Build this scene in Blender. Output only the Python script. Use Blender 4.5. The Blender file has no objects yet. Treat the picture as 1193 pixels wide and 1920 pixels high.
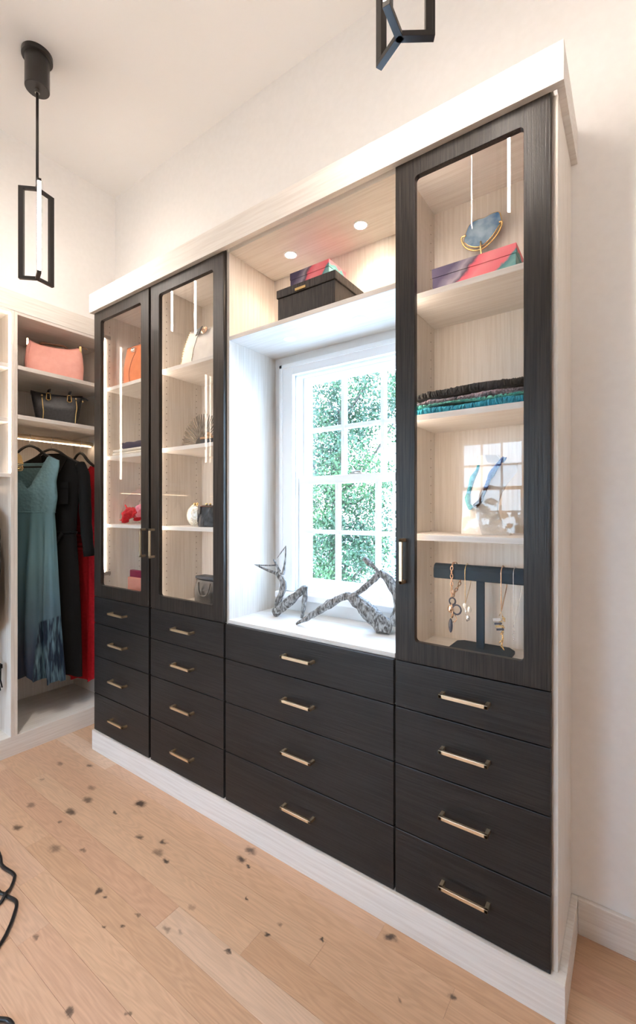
import bpy, bmesh, math, random
from mathutils import Vector, Matrix, noise as mnoise
PI = math.pi
rnd = random.Random(7)
S = bpy.context.scene
COL = S.collection

# ------------------------------------------------------------------ camera, sky, exposure
cam = bpy.data.cameras.new('camera')
cam.sensor_fit = 'VERTICAL'
cam.sensor_height = 36.0
cam.lens = 835.2 / 1920 * 36.0
cam.shift_y = -2.7 / 1920
cam.clip_start = 0.02
camo = bpy.data.objects.new('camera', cam)
COL.objects.link(camo)
camo.location = (0, 0, 1.291)
camo.rotation_euler = (PI / 2, 0, math.radians(35.3055))
S.camera = camo

SKY = 6.2
world = bpy.data.worlds.new('sky')
S.world = world
world.use_nodes = True
wn = world.node_tree.nodes
bgn = wn['Background']
tcw = wn.new('ShaderNodeTexCoord')
sepw = wn.new('ShaderNodeSeparateXYZ')
crw = wn.new('ShaderNodeValToRGB')
crw.color_ramp.elements[0].position = 0.0
crw.color_ramp.elements[0].color = (0.60, 0.80, 1.0, 1)
crw.color_ramp.elements[1].position = 0.7
crw.color_ramp.elements[1].color = (0.42, 0.64, 1.0, 1)
wl = world.node_tree.links
wl.new(tcw.outputs['Generated'], sepw.inputs[0])
wl.new(sepw.outputs['Z'], crw.inputs[0])
wl.new(crw.outputs[0], bgn.inputs[0])
bgn.inputs[1].default_value = SKY

# added area light, sends cool fill through the tall added window
da = bpy.data.lights.new('added_daylight', 'AREA')
da.shape = 'RECTANGLE'
da.size, da.size_y = .56, 1.6
da.energy = 300.0
da.color = (.50, .72, 1.0)
dao = bpy.data.objects.new('added_daylight', da)
COL.objects.link(dao)
dao.location = (-2.30, -2.22, 1.0)
dao.rotation_euler = (PI / 2, 0, PI - math.radians(8))

vs = S.view_settings
vs.view_transform = 'Standard'
vs.look = 'None'
vs.gamma = 1.0
vs.use_curve_mapping = False
vs.exposure = 2.0
S.cycles.transparent_max_bounces = 24
S.cycles.max_bounces = 12
S.cycles.diffuse_bounces = 6
S.cycles.glossy_bounces = 4
S.cycles.caustics_reflective = False
S.cycles.caustics_refractive = False
S.cycles.sample_clamp_indirect = 4.0

LED_PENDANT = 66.0
ADDED_SPOT = 14.0  # watts of each ceiling light added to brighten the floor
LED_STRIP = 9.0
LED_ROD = 5.0
DOWNLIGHT = 1.9      # watts of each niche downlight
WARM = (1.0, 0.88, 0.78)


# ------------------------------------------------------------------ materials
def mat(name, col=(.8, .8, .8), rough=.5, metal=0.0, spec=.5):
    m = bpy.data.materials.new(name)
    m.use_nodes = True
    p = m.node_tree.nodes['Principled BSDF']
    p.inputs['Base Color'].default_value = (*col, 1)
    p.inputs['Roughness'].default_value = rough
    p.inputs['Metallic'].default_value = metal
    p.inputs['Specular IOR Level'].default_value = spec
    return m


def N(m, t, **kw):
    n = m.node_tree.nodes.new(t)
    for k, v in kw.items():
        setattr(n, k, v)
    return n


def L(m, a, b):
    m.node_tree.links.new(a, b)


def P(m):
    return m.node_tree.nodes['Principled BSDF']


def noise_mat(name, c0, c1, scale, rough=.5, metal=0.0, bump=0.0, spec=.5, lo=.35, hi=.65, detail=4.0, nscale=1.0, coord='Object'):
    m = mat(name, c0, rough, metal, spec)
    tc = N(m, 'ShaderNodeTexCoord')
    mp = N(m, 'ShaderNodeMapping')
    mp.inputs['Scale'].default_value = scale
    L(m, tc.outputs[coord], mp.inputs[0])
    nz = N(m, 'ShaderNodeTexNoise')
    nz.inputs['Scale'].default_value = nscale
    nz.inputs['Detail'].default_value = detail
    L(m, mp.outputs[0], nz.inputs['Vector'])
    cr = N(m, 'ShaderNodeValToRGB')
    cr.color_ramp.elements[0].position = lo
    cr.color_ramp.elements[0].color = (*c0, 1)
    cr.color_ramp.elements[1].position = hi
    cr.color_ramp.elements[1].color = (*c1, 1)
    L(m, nz.outputs['Fac'], cr.inputs[0])
    L(m, cr.outputs[0], P(m).inputs['Base Color'])
    if bump:
        b = N(m, 'ShaderNodeBump')
        b.inputs['Strength'].default_value = bump
        b.inputs['Distance'].default_value = .002
        L(m, nz.outputs['Fac'], b.inputs['Height'])
        L(m, b.outputs[0], P(m).inputs['Normal'])
    return m


def emit(name, col, strength):
    m = bpy.data.materials.new(name)
    m.use_nodes = True
    nt = m.node_tree
    nt.nodes.clear()
    e = nt.nodes.new('ShaderNodeEmission')
    e.inputs[0].default_value = (*col, 1)
    e.inputs[1].default_value = strength
    o = nt.nodes.new('ShaderNodeOutputMaterial')
    nt.links.new(e.outputs[0], o.inputs[0])
    return m


def glass_mat(name, tint=(1, 1, 1), ior=1.5, rough=0.0):
    m = bpy.data.materials.new(name)
    m.use_nodes = True
    nt = m.node_tree
    nt.nodes.clear()
    t = nt.nodes.new('ShaderNodeBsdfTransparent')
    t.inputs[0].default_value = (*tint, 1)
    g = nt.nodes.new('ShaderNodeBsdfGlossy')
    g.inputs['Roughness'].default_value = rough
    f = nt.nodes.new('ShaderNodeFresnel')
    f.inputs[0].default_value = ior
    mx = nt.nodes.new('ShaderNodeMixShader')
    o = nt.nodes.new('ShaderNodeOutputMaterial')
    # rays pass straight through, so the inner faces must reflect like the outer ones
    ge = nt.nodes.new('ShaderNodeNewGeometry')
    io = nt.nodes.new('ShaderNodeMapRange')
    io.inputs[3].default_value = ior
    io.inputs[4].default_value = 1.0 / ior
    nt.links.new(ge.outputs['Backfacing'], io.inputs[0])
    nt.links.new(io.outputs[0], f.inputs[0])
    nt.links.new(f.outputs[0], mx.inputs[0])
    nt.links.new(t.outputs[0], mx.inputs[1])
    nt.links.new(g.outputs[0], mx.inputs[2])
    nt.links.new(mx.outputs[0], o.inputs[0])
    return m


M = {}
M['wall'] = noise_mat('wall_paint', (.85, .835, .82), (.87, .855, .84), (40, 40, 40), rough=.6, bump=.02, spec=.3)
M['ceiling'] = mat('ceiling_paint', (.87, .855, .84), .7, spec=.2)
M['cream_v'] = noise_mat('cream_laminate_vertical', (.70, .64, .57), (.80, .75, .69), (130, 130, 5), rough=.45, bump=.06, lo=.3, hi=.62)
M['cream_h'] = noise_mat('cream_laminate_horizontal', (.70, .65, .60), (.80, .765, .72), (5, 130, 130), rough=.45, bump=.06, lo=.3, hi=.62)
M['cream_y'] = noise_mat('cream_laminate_depth', (.70, .65, .60), (.80, .765, .72), (130, 5, 130), rough=.45, bump=.06, lo=.3, hi=.62)
M['dark_v'] = noise_mat('dark_wood_vertical', (.008, .0065, .0058), (.034, .027, .0225), (260, 260, 7), rough=.40, bump=.35, lo=.36, hi=.66, spec=.42)
M['dark_h'] = noise_mat('dark_wood_horizontal', (.006, .006, .0065), (.018, .017, .0175), (7, 260, 260), rough=.40, bump=.3, lo=.36, hi=.66, spec=.42)
M['brass'] = noise_mat('satin_brass', (.78, .62, .41), (.86, .71, .50), (8, 300, 300), rough=.40, metal=1.0)
M['gold'] = mat('polished_gold', (.85, .60, .27), .22, 1.0)
M['rose_gold'] = mat('rose_gold', (.80, .55, .38), .25, 1.0)
M['silver'] = mat('silver', (.78, .78, .78), .22, 1.0)
M['steel'] = mat('hinge_steel', (.45, .42, .38), .35, 1.0)
M['black_metal'] = mat('black_anodised_metal', (.030, .026, .024), .30, .3)
M['blackish'] = mat('black_plastic', (.012, .012, .012), .4)
M['velvet'] = mat('black_flocked_hanger', (.010, .009, .009), .85)
M['white_paint'] = mat('white_gloss_trim', (.92, .93, .94), .35)
M['glass'] = glass_mat('clear_glass', ior=1.29)
M['window_glass'] = glass_mat('window_glass', (.97, .99, .99))
M['led_pendant'] = emit('pendant_led', WARM, LED_PENDANT)
M['led_strip'] = emit('closet_led', (1.0, .82, .67), LED_STRIP)
M['led_rod'] = emit('rod_led', (1.0, .72, .48), LED_ROD)
M['led_spot'] = emit('downlight_lens', (1.0, .80, .62), 25.0)
M['pin'] = mat('pin_hole', (.16, .11, .08), .8)
M['vent'] = mat('vent_metal', (.72, .68, .63), .5)
M['vent_dark'] = mat('vent_slot', (.10, .08, .07), .8)
M['cord'] = mat('cord_rubber', (.010, .010, .011), .35)


def fabric(name, c0, c1, scale=(500, 500, 500), rough=.85, bump=.3, **kw):
    return noise_mat(name, c0, c1, scale, rough=rough, bump=bump, spec=.25, **kw)


def gradient_fabric(name, stops, z0, z1, axis='Z', noise_amt=.06, rough=.5, bump_scale=None, nscale=(6, 6, 3)):
    """dyed cloth whose colour changes along the garment"""
    m = mat(name, stops[0][1], rough, spec=.3)
    tc = N(m, 'ShaderNodeTexCoord')
    sp = N(m, 'ShaderNodeSeparateXYZ')
    L(m, tc.outputs['Object'], sp.inputs[0])
    mr = N(m, 'ShaderNodeMapRange')
    mr.inputs[1].default_value = z0
    mr.inputs[2].default_value = z1
    L(m, sp.outputs[axis], mr.inputs[0])
    mp = N(m, 'ShaderNodeMapping')
    mp.inputs['Scale'].default_value = nscale
    L(m, tc.outputs['Object'], mp.inputs[0])
    nz = N(m, 'ShaderNodeTexNoise')
    nz.inputs['Scale'].default_value = 4
    L(m, mp.outputs[0], nz.inputs['Vector'])
    ma = N(m, 'ShaderNodeMath', operation='MULTIPLY_ADD')
    L(m, nz.outputs['Fac'], ma.inputs[0])
    ma.inputs[1].default_value = noise_amt * 2
    ma.inputs[2].default_value = -noise_amt
    ad = N(m, 'ShaderNodeMath', operation='ADD')
    L(m, mr.outputs[0], ad.inputs[0])
    L(m, ma.outputs[0], ad.inputs[1])
    cr = N(m, 'ShaderNodeValToRGB')
    e = cr.color_ramp.elements
    while len(e) < len(stops):
        e.new(.5)
    for i, (p, c) in enumerate(stops):
        e[i].position = p
        e[i].color = (*c, 1)
    L(m, ad.outputs[0], cr.inputs[0])
    L(m, cr.outputs[0], P(m).inputs['Base Color'])
    if bump_scale:
        vo = N(m, 'ShaderNodeTexVoronoi')
        vo.inputs['Scale'].default_value = bump_scale
        L(m, tc.outputs['Object'], vo.inputs['Vector'])
        b = N(m, 'ShaderNodeBump')
        b.inputs['Strength'].default_value = .6
        b.inputs['Distance'].default_value = .004
        L(m, vo.outputs['Distance'], b.inputs['Height'])
        L(m, b.outputs[0], P(m).inputs['Normal'])
    return m


def watercolor(name, x0, x1, z0, z1):
    """printed paper: violet, rose and teal washes running diagonally"""
    m = mat(name, (.5, .3, .4), .5, spec=.3)
    tc = N(m, 'ShaderNodeTexCoord')
    nz = N(m, 'ShaderNodeTexNoise')
    nz.inputs['Scale'].default_value = 22
    nz.inputs['Detail'].default_value = 5
    L(m, tc.outputs['Object'], nz.inputs['Vector'])
    sp = N(m, 'ShaderNodeSeparateXYZ')
    L(m, tc.outputs['Object'], sp.inputs[0])
    mx = N(m, 'ShaderNodeMapRange')
    mx.inputs[1].default_value = x0
    mx.inputs[2].default_value = x1
    L(m, sp.outputs['X'], mx.inputs[0])
    mz = N(m, 'ShaderNodeMapRange')
    mz.inputs[1].default_value = z0
    mz.inputs[2].default_value = z1
    mz.inputs[3].default_value = 0.0
    mz.inputs[4].default_value = -.42
    L(m, sp.outputs['Z'], mz.inputs[0])
    a = N(m, 'ShaderNodeMath', operation='ADD')
    L(m, mx.outputs[0], a.inputs[0])
    L(m, mz.outputs[0], a.inputs[1])
    b = N(m, 'ShaderNodeMath', operation='MULTIPLY_ADD')
    L(m, nz.outputs['Fac'], b.inputs[0])
    b.inputs[1].default_value = .22
    L(m, a.outputs[0], b.inputs[2])
    c = N(m, 'ShaderNodeMath', operation='ADD')
    L(m, b.outputs[0], c.inputs[0])
    c.inputs[1].default_value = .03
    cr = N(m, 'ShaderNodeValToRGB')
    cr.color_ramp.interpolation = 'LINEAR'
    e = cr.color_ramp.elements
    stops = [(.0, (.06, .045, .10)), (.14, (.20, .17, .24)), (.22, (.33, .29, .35)), (.29, (.09, .065, .10)), (.34, (.75, .12, .17)), (.48, (.82, .24, .27)), (.76, (.78, .16, .20)), (.79, (.08, .26, .28)), (.88, (.20, .42, .41)), (1.0, (.10, .30, .33))]
    while len(e) < len(stops):
        e.new(.5)
    for i, (p, cc) in enumerate(stops):
        e[i].position = p
        e[i].color = (*cc, 1)
    L(m, c.outputs[0], cr.inputs[0])
    L(m, cr.outputs[0], P(m).inputs['Base Color'])
    return m


def oak_floor():
    m = mat('oak_floor', (.6, .4, .27), .42, spec=.4)
    geo = N(m, 'ShaderNodeNewGeometry')
    oi = N(m, 'ShaderNodeObjectInfo')
    # each board shifts the grain by its own random number
    cm = N(m, 'ShaderNodeCombineXYZ')
    for i, k in enumerate((37.0, 11.0, 5.0)):
        t = N(m, 'ShaderNodeMath', operation='MULTIPLY')
        L(m, oi.outputs['Random'], t.inputs[0])
        t.inputs[1].default_value = k
        L(m, t.outputs[0], cm.inputs[i])
    add = N(m, 'ShaderNodeVectorMath', operation='ADD')
    L(m, geo.outputs['Position'], add.inputs[0])
    L(m, cm.outputs[0], add.inputs[1])
    mp = N(m, 'ShaderNodeMapping')
    mp.inputs['Scale'].default_value = (1.3, 10, 10)
    L(m, add.outputs[0], mp.inputs[0])
    n1 = N(m, 'ShaderNodeTexNoise')
    n1.inputs['Scale'].default_value = 1.6
    n1.inputs['Detail'].default_value = 2
    L(m, mp.outputs[0], n1.inputs['Vector'])
    # cathedral rings: a wave of the slow noise
    mul = N(m, 'ShaderNodeMath', operation='MULTIPLY')
    L(m, n1.outputs['Fac'], mul.inputs[0])
    mul.inputs[1].default_value = 85.0
    sn = N(m, 'ShaderNodeMath', operation='SINE')
    L(m, mul.outputs[0], sn.inputs[0])
    mp2 = N(m, 'ShaderNodeMapping')
    mp2.inputs['Scale'].default_value = (9, 230, 230)
    L(m, add.outputs[0], mp2.inputs[0])
    n2 = N(m, 'ShaderNodeTexNoise')
    n2.inputs['Scale'].default_value = 1.0
    n2.inputs['Detail'].default_value = 3
    L(m, mp2.outputs[0], n2.inputs['Vector'])
    cr = N(m, 'ShaderNodeValToRGB')
    e = cr.color_ramp.elements
    stops = [(0.0, (.52, .32, .195)), (.3, (.59, .375, .24)), (.55, (.62, .41, .27)), (.8, (.565, .345, .225)), (1.0, (.66, .48, .35))]
    while len(e) < len(stops):
        e.new(.5)
    for i, (p, cc) in enumerate(stops):
        e[i].position = p
        e[i].color = (*cc, 1)
    L(m, oi.outputs['Random'], cr.inputs[0])
    g = N(m, 'ShaderNodeMath', operation='MULTIPLY_ADD')
    L(m, sn.outputs[0], g.inputs[0])
    g.inputs[1].default_value = .05
    g.inputs[2].default_value = .93
    g2 = N(m, 'ShaderNodeMath', operation='MULTIPLY_ADD')
    L(m, n2.outputs['Fac'], g2.inputs[0])
    g2.inputs[1].default_value = .30
    L(m, g.outputs[0], g2.inputs[2])
    sub = N(m, 'ShaderNodeMath', operation='SUBTRACT')
    L(m, g2.outputs[0], sub.inputs[0])
    sub.inputs[1].default_value = .10
    mixc = N(m, 'ShaderNodeMix', data_type='RGBA', blend_type='MULTIPLY')
    mixc.inputs[0].default_value = 1.0
    L(m, cr.outputs[0], mixc.inputs[6])
    L(m, sub.outputs[0], mixc.inputs[7])
    # knots, each where it lies in the boards
    knots = [(-2.388, 1.092, .018, .6), (-2.25, 1.173, .016, .8), (-2.318, .977, .012, .5), (-2.062, 1.083, .022, .55), (-1.989, 1.029, .024, .8), (-1.773, 1.148, .026, 1), (-2.156, .866, .020, .6), (-1.968, .946, .025, .9), (-1.809, 1.05, .010, .9), (-1.941, .889, .009, .7), (-2.048, .775, .020, .85), (-1.594, 1.028, .016, .9), (-1.805, .806, .024, .6), (-1.707, .864, .011, .7), (-1.464, 1.023, .022, .6), (-1.496, 1.066, .015, .95), (-1.407, 1.017, .012, 1), (-1.185, 1.234, .022, .9), (-1.184, 1.183, .018, 1), (-1.141, 1.173, .008, 1), (-1.051, 1.074, .007, 1), (-1.173, .945, .012, .4), (-1.482, .803, .014, .95), (-1.442, .807, .008, .9), (-1.291, .826, .008, .7), (-1.297, .781, .008, .9), (-1.341, .746, .006, .8), (-1.477, .603, .009, .7), (-1.186, .567, .011, .9), (-1.06, .65, .007, .7), (-1.175, .852, .014, .6), (-1.133, .869, .010, .5), (-.968, .913, .009, 1), (-.909, 1.018, .009, 1), (-.90, 1.065, .009, .6), (-.765, 1.098, .007, 1), (-.60, 1.228, .016, 1), (-.393, 1.171, .010, .9), (-.503, 1.083, .007, .6)]
    nk = N(m, 'ShaderNodeTexNoise')
    nk.inputs['Scale'].default_value = 48
    nk.inputs['Detail'].default_value = 4
    L(m, geo.outputs['Position'], nk.inputs['Vector'])
    off = N(m, 'ShaderNodeVectorMath', operation='MULTIPLY_ADD')
    L(m, nk.outputs['Color'], off.inputs[0])
    off.inputs[1].default_value = (.034, .030, 0)
    L(m, geo.outputs['Position'], off.inputs[2])
    sc = N(m, 'ShaderNodeVectorMath', operation='MULTIPLY')
    L(m, off.outputs[0], sc.inputs[0])
    sc.inputs[1].default_value = (.6, 1, 0)
    last = None
    for kx, ky, r, a in knots:
        d = N(m, 'ShaderNodeVectorMath', operation='DISTANCE')
        L(m, sc.outputs[0], d.inputs[0])
        d.inputs[1].default_value = ((kx + .017) * .6, ky + .015, 0)
        r_ = N(m, 'ShaderNodeMapRange', interpolation_type='SMOOTHSTEP')
        r_.inputs[1].default_value = r * .22
        r_.inputs[2].default_value = r * 1.0
        r_.inputs[3].default_value = a * .9
        r_.inputs[4].default_value = 0
        L(m, d.outputs['Value'], r_.inputs[0])
        if last is None:
            last = r_.outputs[0]
        else:
            mm = N(m, 'ShaderNodeMath', operation='MAXIMUM')
            L(m, last, mm.inputs[0])
            L(m, r_.outputs[0], mm.inputs[1])
            last = mm.outputs[0]
    kn = N(m, 'ShaderNodeMix', data_type='RGBA')
    L(m, last, kn.inputs[0])
    L(m, mixc.outputs[2], kn.inputs[6])
    kn.inputs[7].default_value = (.022, .015, .013, 1)
    L(m, kn.outputs[2], P(m).inputs['Base Color'])
    b = N(m, 'ShaderNodeBump')
    b.inputs['Strength'].default_value = .05
    b.inputs['Distance'].default_value = .001
    L(m, n2.outputs['Fac'], b.inputs['Height'])
    L(m, b.outputs[0], P(m).inputs['Normal'])
    return m


M['oak'] = oak_floor()
M['subfloor'] = mat('subfloor', (.10, .06, .04), .9)


# ------------------------------------------------------------------ geometry helpers
def add_box(bm, x0, x1, y0, y1, z0, z1):
    v = [bm.verts.new((x, y, z)) for z in (z0, z1) for y in (y0, y1) for x in (x0, x1)]
    for f in ((0, 2, 3, 1), (4, 5, 7, 6), (0, 1, 5, 4), (2, 6, 7, 3), (0, 4, 6, 2), (1, 3, 7, 5)):
        bm.faces.new([v[i] for i in f])


def bx(*boxes):
    bm = bmesh.new()
    for b in boxes:
        add_box(bm, *b)
    return bm


def add_tube(bm, pts, rad, seg=8, caps=True, rough=0.0, flat=1.0):
    """sweep a round section along a polyline; rad is a number or one per point"""
    pts = [Vector(p) for p in pts]
    n = len(pts)
    rr = rad if isinstance(rad, (list, tuple)) else [rad] * n
    up = None
    rings = []
    for i in range(n):
        t = (pts[min(i + 1, n - 1)] - pts[max(i - 1, 0)])
        if t.length < 1e-9:
            t = Vector((0, 0, 1))
        t.normalize()
        if up is None:
            up = t.orthogonal().normalized()
        else:
            up = (up - t * up.dot(t))
            up = up.normalized() if up.length > 1e-6 else t.orthogonal().normalized()
        w = t.cross(up)
        ring = []
        for k in range(seg):
            a = 2 * PI * k / seg
            r = rr[i]
            if rough:
                r *= 1 + rough * mnoise.noise(Vector((pts[i].x * 40 + 3 * math.cos(a), pts[i].y * 40 + 3 * math.sin(a), pts[i].z * 40)))
            ring.append(bm.verts.new(pts[i] + up * (math.cos(a) * r) + w * (math.sin(a) * r * flat)))
        rings.append(ring)
    for i in range(n - 1):
        for k in range(seg):
            bm.faces.new((rings[i][k], rings[i][(k + 1) % seg], rings[i + 1][(k + 1) % seg], rings[i + 1][k]))
    if caps:
        bm.faces.new(list(reversed(rings[0])))
        bm.faces.new(rings[-1])


def smooth_path(pts, n=6):
    """Catmull-Rom through the points"""
    p = [Vector(q) for q in pts]
    p = [p[0] * 2 - p[1]] + p + [p[-1] * 2 - p[-2]]
    out = []
    for i in range(1, len(p) - 2):
        a, b, c, d = p[i - 1:i + 3]
        for k in range(n):
            t = k / n
            out.append(.5 * ((2 * b) + (c - a) * t + (2 * a - 5 * b + 4 * c - d) * t * t + (3 * b - a - 3 * c + d) * t ** 3))
    out.append(p[-2])
    return out


def interp(tab, t):
    """tab: sorted list of (t, value)"""
    if t <= tab[0][0]:
        return tab[0][1]
    for (a, va), (b, vb) in zip(tab, tab[1:]):
        if t <= b:
            return va + (vb - va) * (t - a) / (b - a)
    return tab[-1][1]


def add_lathe(bm, prof, c=(0, 0, 0), seg=24, caps=True):
    """prof: (radius, z) from bottom to top around the vertical through c"""
    rings = []
    for r, z in prof:
        if r < 1e-6:
            rings.append([bm.verts.new((c[0], c[1], c[2] + z))])
        else:
            rings.append([bm.verts.new((c[0] + r * math.cos(2 * PI * k / seg), c[1] + r * math.sin(2 * PI * k / seg), c[2] + z)) for k in range(seg)])
    for a, b in zip(rings, rings[1:]):
        for k in range(seg):
            q = [a[k % len(a)], a[(k + 1) % len(a)], b[(k + 1) % len(b)], b[k % len(b)]]
            u = []
            for v in q:
                if v not in u:
                    u.append(v)
            if len(u) > 2:
                bm.faces.new(u)
    for ring, rev in ((rings[0], True), (rings[-1], False)):
        if caps and len(ring) > 2:
            bm.faces.new(list(reversed(ring)) if rev else ring)


def add_ball(bm, c, r, sx=1, sy=1, sz=1, seg=12, ring=8):
    m = Matrix.Translation(c) @ Matrix.Diagonal((sx, sy, sz, 1))
    bmesh.ops.create_uvsphere(bm, u_segments=seg, v_segments=ring, radius=r, matrix=m)


def add_prism(bm, poly, d, n):
    """poly: 3-D points in a plane; extrude by vector n*d"""
    a = [bm.verts.new(p) for p in poly]
    b = [bm.verts.new(Vector(p) + Vector(n) * d) for p in poly]
    bm.faces.new(list(reversed(a)))
    bm.faces.new(b)
    k = len(a)
    for i in range(k):
        bm.faces.new((a[i], a[(i + 1) % k], b[(i + 1) % k], b[i]))


def frame_mesh(x0, x1, z0, z1, w, y0, y1, r=.012, seg=5):
    """door frame: outer rectangle, rounded opening, one slab (front face at y0)"""
    bm = bmesh.new()
    inner, outer = [], []
    cs = [((x0 + w + r, z0 + w + r), PI, (x0, z0)), ((x1 - w - r, z0 + w + r), 1.5 * PI, (x1, z0)), ((x1 - w - r, z1 - w - r), 0, (x1, z1)), ((x0 + w + r, z1 - w - r), .5 * PI, (x0, z1))]
    for (cx, cz), a0, oc in cs:
        for k in range(seg + 1):
            a = a0 + .5 * PI * k / seg
            inner.append((cx + r * math.cos(a), cz + r * math.sin(a)))
            outer.append(oc)
    fi = [bm.verts.new((x, y0, z)) for x, z in inner]
    bi = [bm.verts.new((x, y1, z)) for x, z in inner]
    fo = {c: bm.verts.new((c[0], y0, c[1])) for c in set(outer)}
    bo = {c: bm.verts.new((c[0], y1, c[1])) for c in set(outer)}
    n = len(inner)
    for i in range(n):
        j = (i + 1) % n
        for I, O, flip in ((fi, fo, False), (bi, bo, True)):
            q = [I[i], I[j], O[outer[j]], O[outer[i]]]
            u = []
            for v in q:
                if v not in u:
                    u.append(v)
            bm.faces.new(list(reversed(u)) if flip else u)
        bm.faces.new((fi[i], bi[i], bi[j], fi[j]))
    oc = [(x0, z0), (x1, z0), (x1, z1), (x0, z1)]
    for i in range(4):
        a, b = oc[i], oc[(i + 1) % 4]
        bm.faces.new((fo[a], fo[b], bo[b], bo[a]))
    return bm


def world_loc(o):
    v = Vector((0, 0, 0))
    while o is not None:
        v += o.location
        o = o.parent
    return v


def obj(name, bm, m, parent=None, smooth=False, bevel=0.0, solid=0.0, sub=0):
    """link a bmesh given in world coordinates as ONE mesh object"""
    bmesh.ops.recalc_face_normals(bm, faces=bm.faces)
    if parent is not None:
        bmesh.ops.translate(bm, verts=bm.verts, vec=-world_loc(parent))
    me = bpy.data.meshes.new(name)
    bm.to_mesh(me)
    bm.free()
    if smooth:
        for p in me.polygons:
            p.use_smooth = True
    o = bpy.data.objects.new(name, me)
    for mm in (m if isinstance(m, (list, tuple)) else [m]):
        me.materials.append(mm)
    COL.objects.link(o)
    if parent is not None:
        o.parent = parent
    if solid:
        k = o.modifiers.new('thickness', 'SOLIDIFY')
        k.thickness = solid
        k.offset = 0
    if sub:
        k = o.modifiers.new('rounding', 'SUBSURF')
        k.levels = k.render_levels = sub
    if bevel:
        k = o.modifiers.new('edge', 'BEVEL')
        k.width = bevel
        k.segments = 2
        k.limit_method = 'ANGLE'
    return o


def thing(name, label, cat, loc, group=None):
    o = bpy.data.objects.new(name, None)
    o.empty_display_size = .05
    COL.objects.link(o)
    o.location = loc
    o['label'] = label
    o['category'] = cat
    if group:
        o['group'] = group
    return o


def tag(o, label, cat, group=None, kind=None):
    o['label'] = label
    o['category'] = cat
    if group:
        o['group'] = group
    if kind:
        o['kind'] = kind
    return o


def struct(name, bm, m, parent=None, label=None, **kw):
    o = obj(name, bm, m, parent, **kw)
    if parent is None:
        o['kind'] = 'structure'
    if label:
        o['label'] = label
    return o


def dup_tree(o, parent=None):
    c = o.copy()
    COL.objects.link(c)
    if parent is not None:
        c.parent = parent
    for ch in list(o.children):
        dup_tree(ch, c)
    return c


# ------------------------------------------------------------------ room shell
YB, YF, XL, XR, ZC = 1.582, -2.0, -3.17, 2.2, 3.30
OX0, OX1, OZ0, OZ1 = -1.262, -.622, .925, 1.915      # window opening in the back wall
FX0, FX1, FZ0, FZ1 = -1.478, -.838, 1.01, 2.0        # window openings in the front wall
GX0, GX1, GZ0, GZ1 = -2.62, -1.98, .125, 1.855  # opening for the added tall window
struct('wall_back', bx((XL - .1, OX0, YB, YB + .15, 0, ZC), (OX1, XR + .1, YB, YB + .15, 0, ZC), (OX0, OX1, YB, YB + .15, 0, OZ0), (OX0, OX1, YB, YB + .15, OZ1, ZC)), M['wall'], label='off-white painted wall behind the dark cabinets, pierced by the window')
struct('wall_front', bx((XL - .1, GX0, YF - .15, YF, 0, ZC), (GX1, FX0, YF - .15, YF, 0, ZC), (FX1, XR + .1, YF - .15, YF, 0, ZC), (FX0, FX1, YF - .15, YF, 0, FZ0), (FX0, FX1, YF - .15, YF, FZ1, ZC), (GX0, GX1, YF - .15, YF, 0, GZ0), (GX0, GX1, YF - .15, YF, GZ1, ZC)), M['wall'], label='painted wall facing the dark cabinets')
struct('wall_left', bx((XL - .1, XL, YF, YB, 0, ZC), (XL, -2.72, YF, YB, 2.42, ZC)), M['wall'], label='cream painted wall above and behind the open closets')
struct('wall_right', bx((XR, XR + .1, YF, YB, 0, ZC)), M['wall'], label='painted wall to the right of the camera')
struct('ceiling', bx((XL - .1, XR + .1, YF - .15, YB + .15, ZC, ZC + .1)), M['ceiling'], label='flat white ceiling')

fl = struct('floor', bx((XL - .1, XR + .1, YF - .15, YB + .15, -.05, -.012)), M['subfloor'], label='light oak plank floor with dark knots')
PW = .0908
row = 0
joints = {0: [-.633], 1: [-.394], 2: [-2.033], 3: [-.933], 4: [-1.21], 5: [-1.9]}
k = -5
while True:
    y1 = 1.288 - k * PW
    y0 = y1 - PW
    if y1 < YF:
        break
    xs = [XL]
    if k in joints:
        j = joints[k][0]
        cuts = [j]
        q = j
        while q - 1.1 > XL:
            q -= rnd.uniform(1.0, 1.9)
            cuts.append(q)
        q = j
        while q + 1.1 < XR:
            q += rnd.uniform(1.0, 1.9)
            cuts.append(q)
    else:
        q = XL + rnd.uniform(.3, 1.7)
        cuts = []
        while q < XR - .3:
            cuts.append(q)
            q += rnd.uniform(.9, 1.9)
    cuts = [XL] + sorted(c for c in cuts if XL + .25 < c < XR - .25) + [XR]
    if y0 > 1.27:                     # under the dark cabinets nothing is laid
        cuts = [XL, -2.36] + [-.17] + [c for c in cuts if c > .1]
    for a, b in zip(cuts, cuts[1:]):
        top = rnd.uniform(-.0005, 0)
        if y1 > YB:
            y1 = YB
        if y1 - y0 < .01 or (y0 > 1.27 and -2.4 < a < -.2):
            continue
        obj('floor_plank', bx((a + .0002, b - .0002, y0 + .0002, y1 - .0002, -.012, top)), M['oak'], fl, bevel=.0005)
    k += 1

struct('baseboard_back', bx((-.138, XR, 1.566, YB, 0, .108)), M['cream_h'], bevel=.002, label='pale wood baseboard on the wall right of the cabinets')

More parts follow.
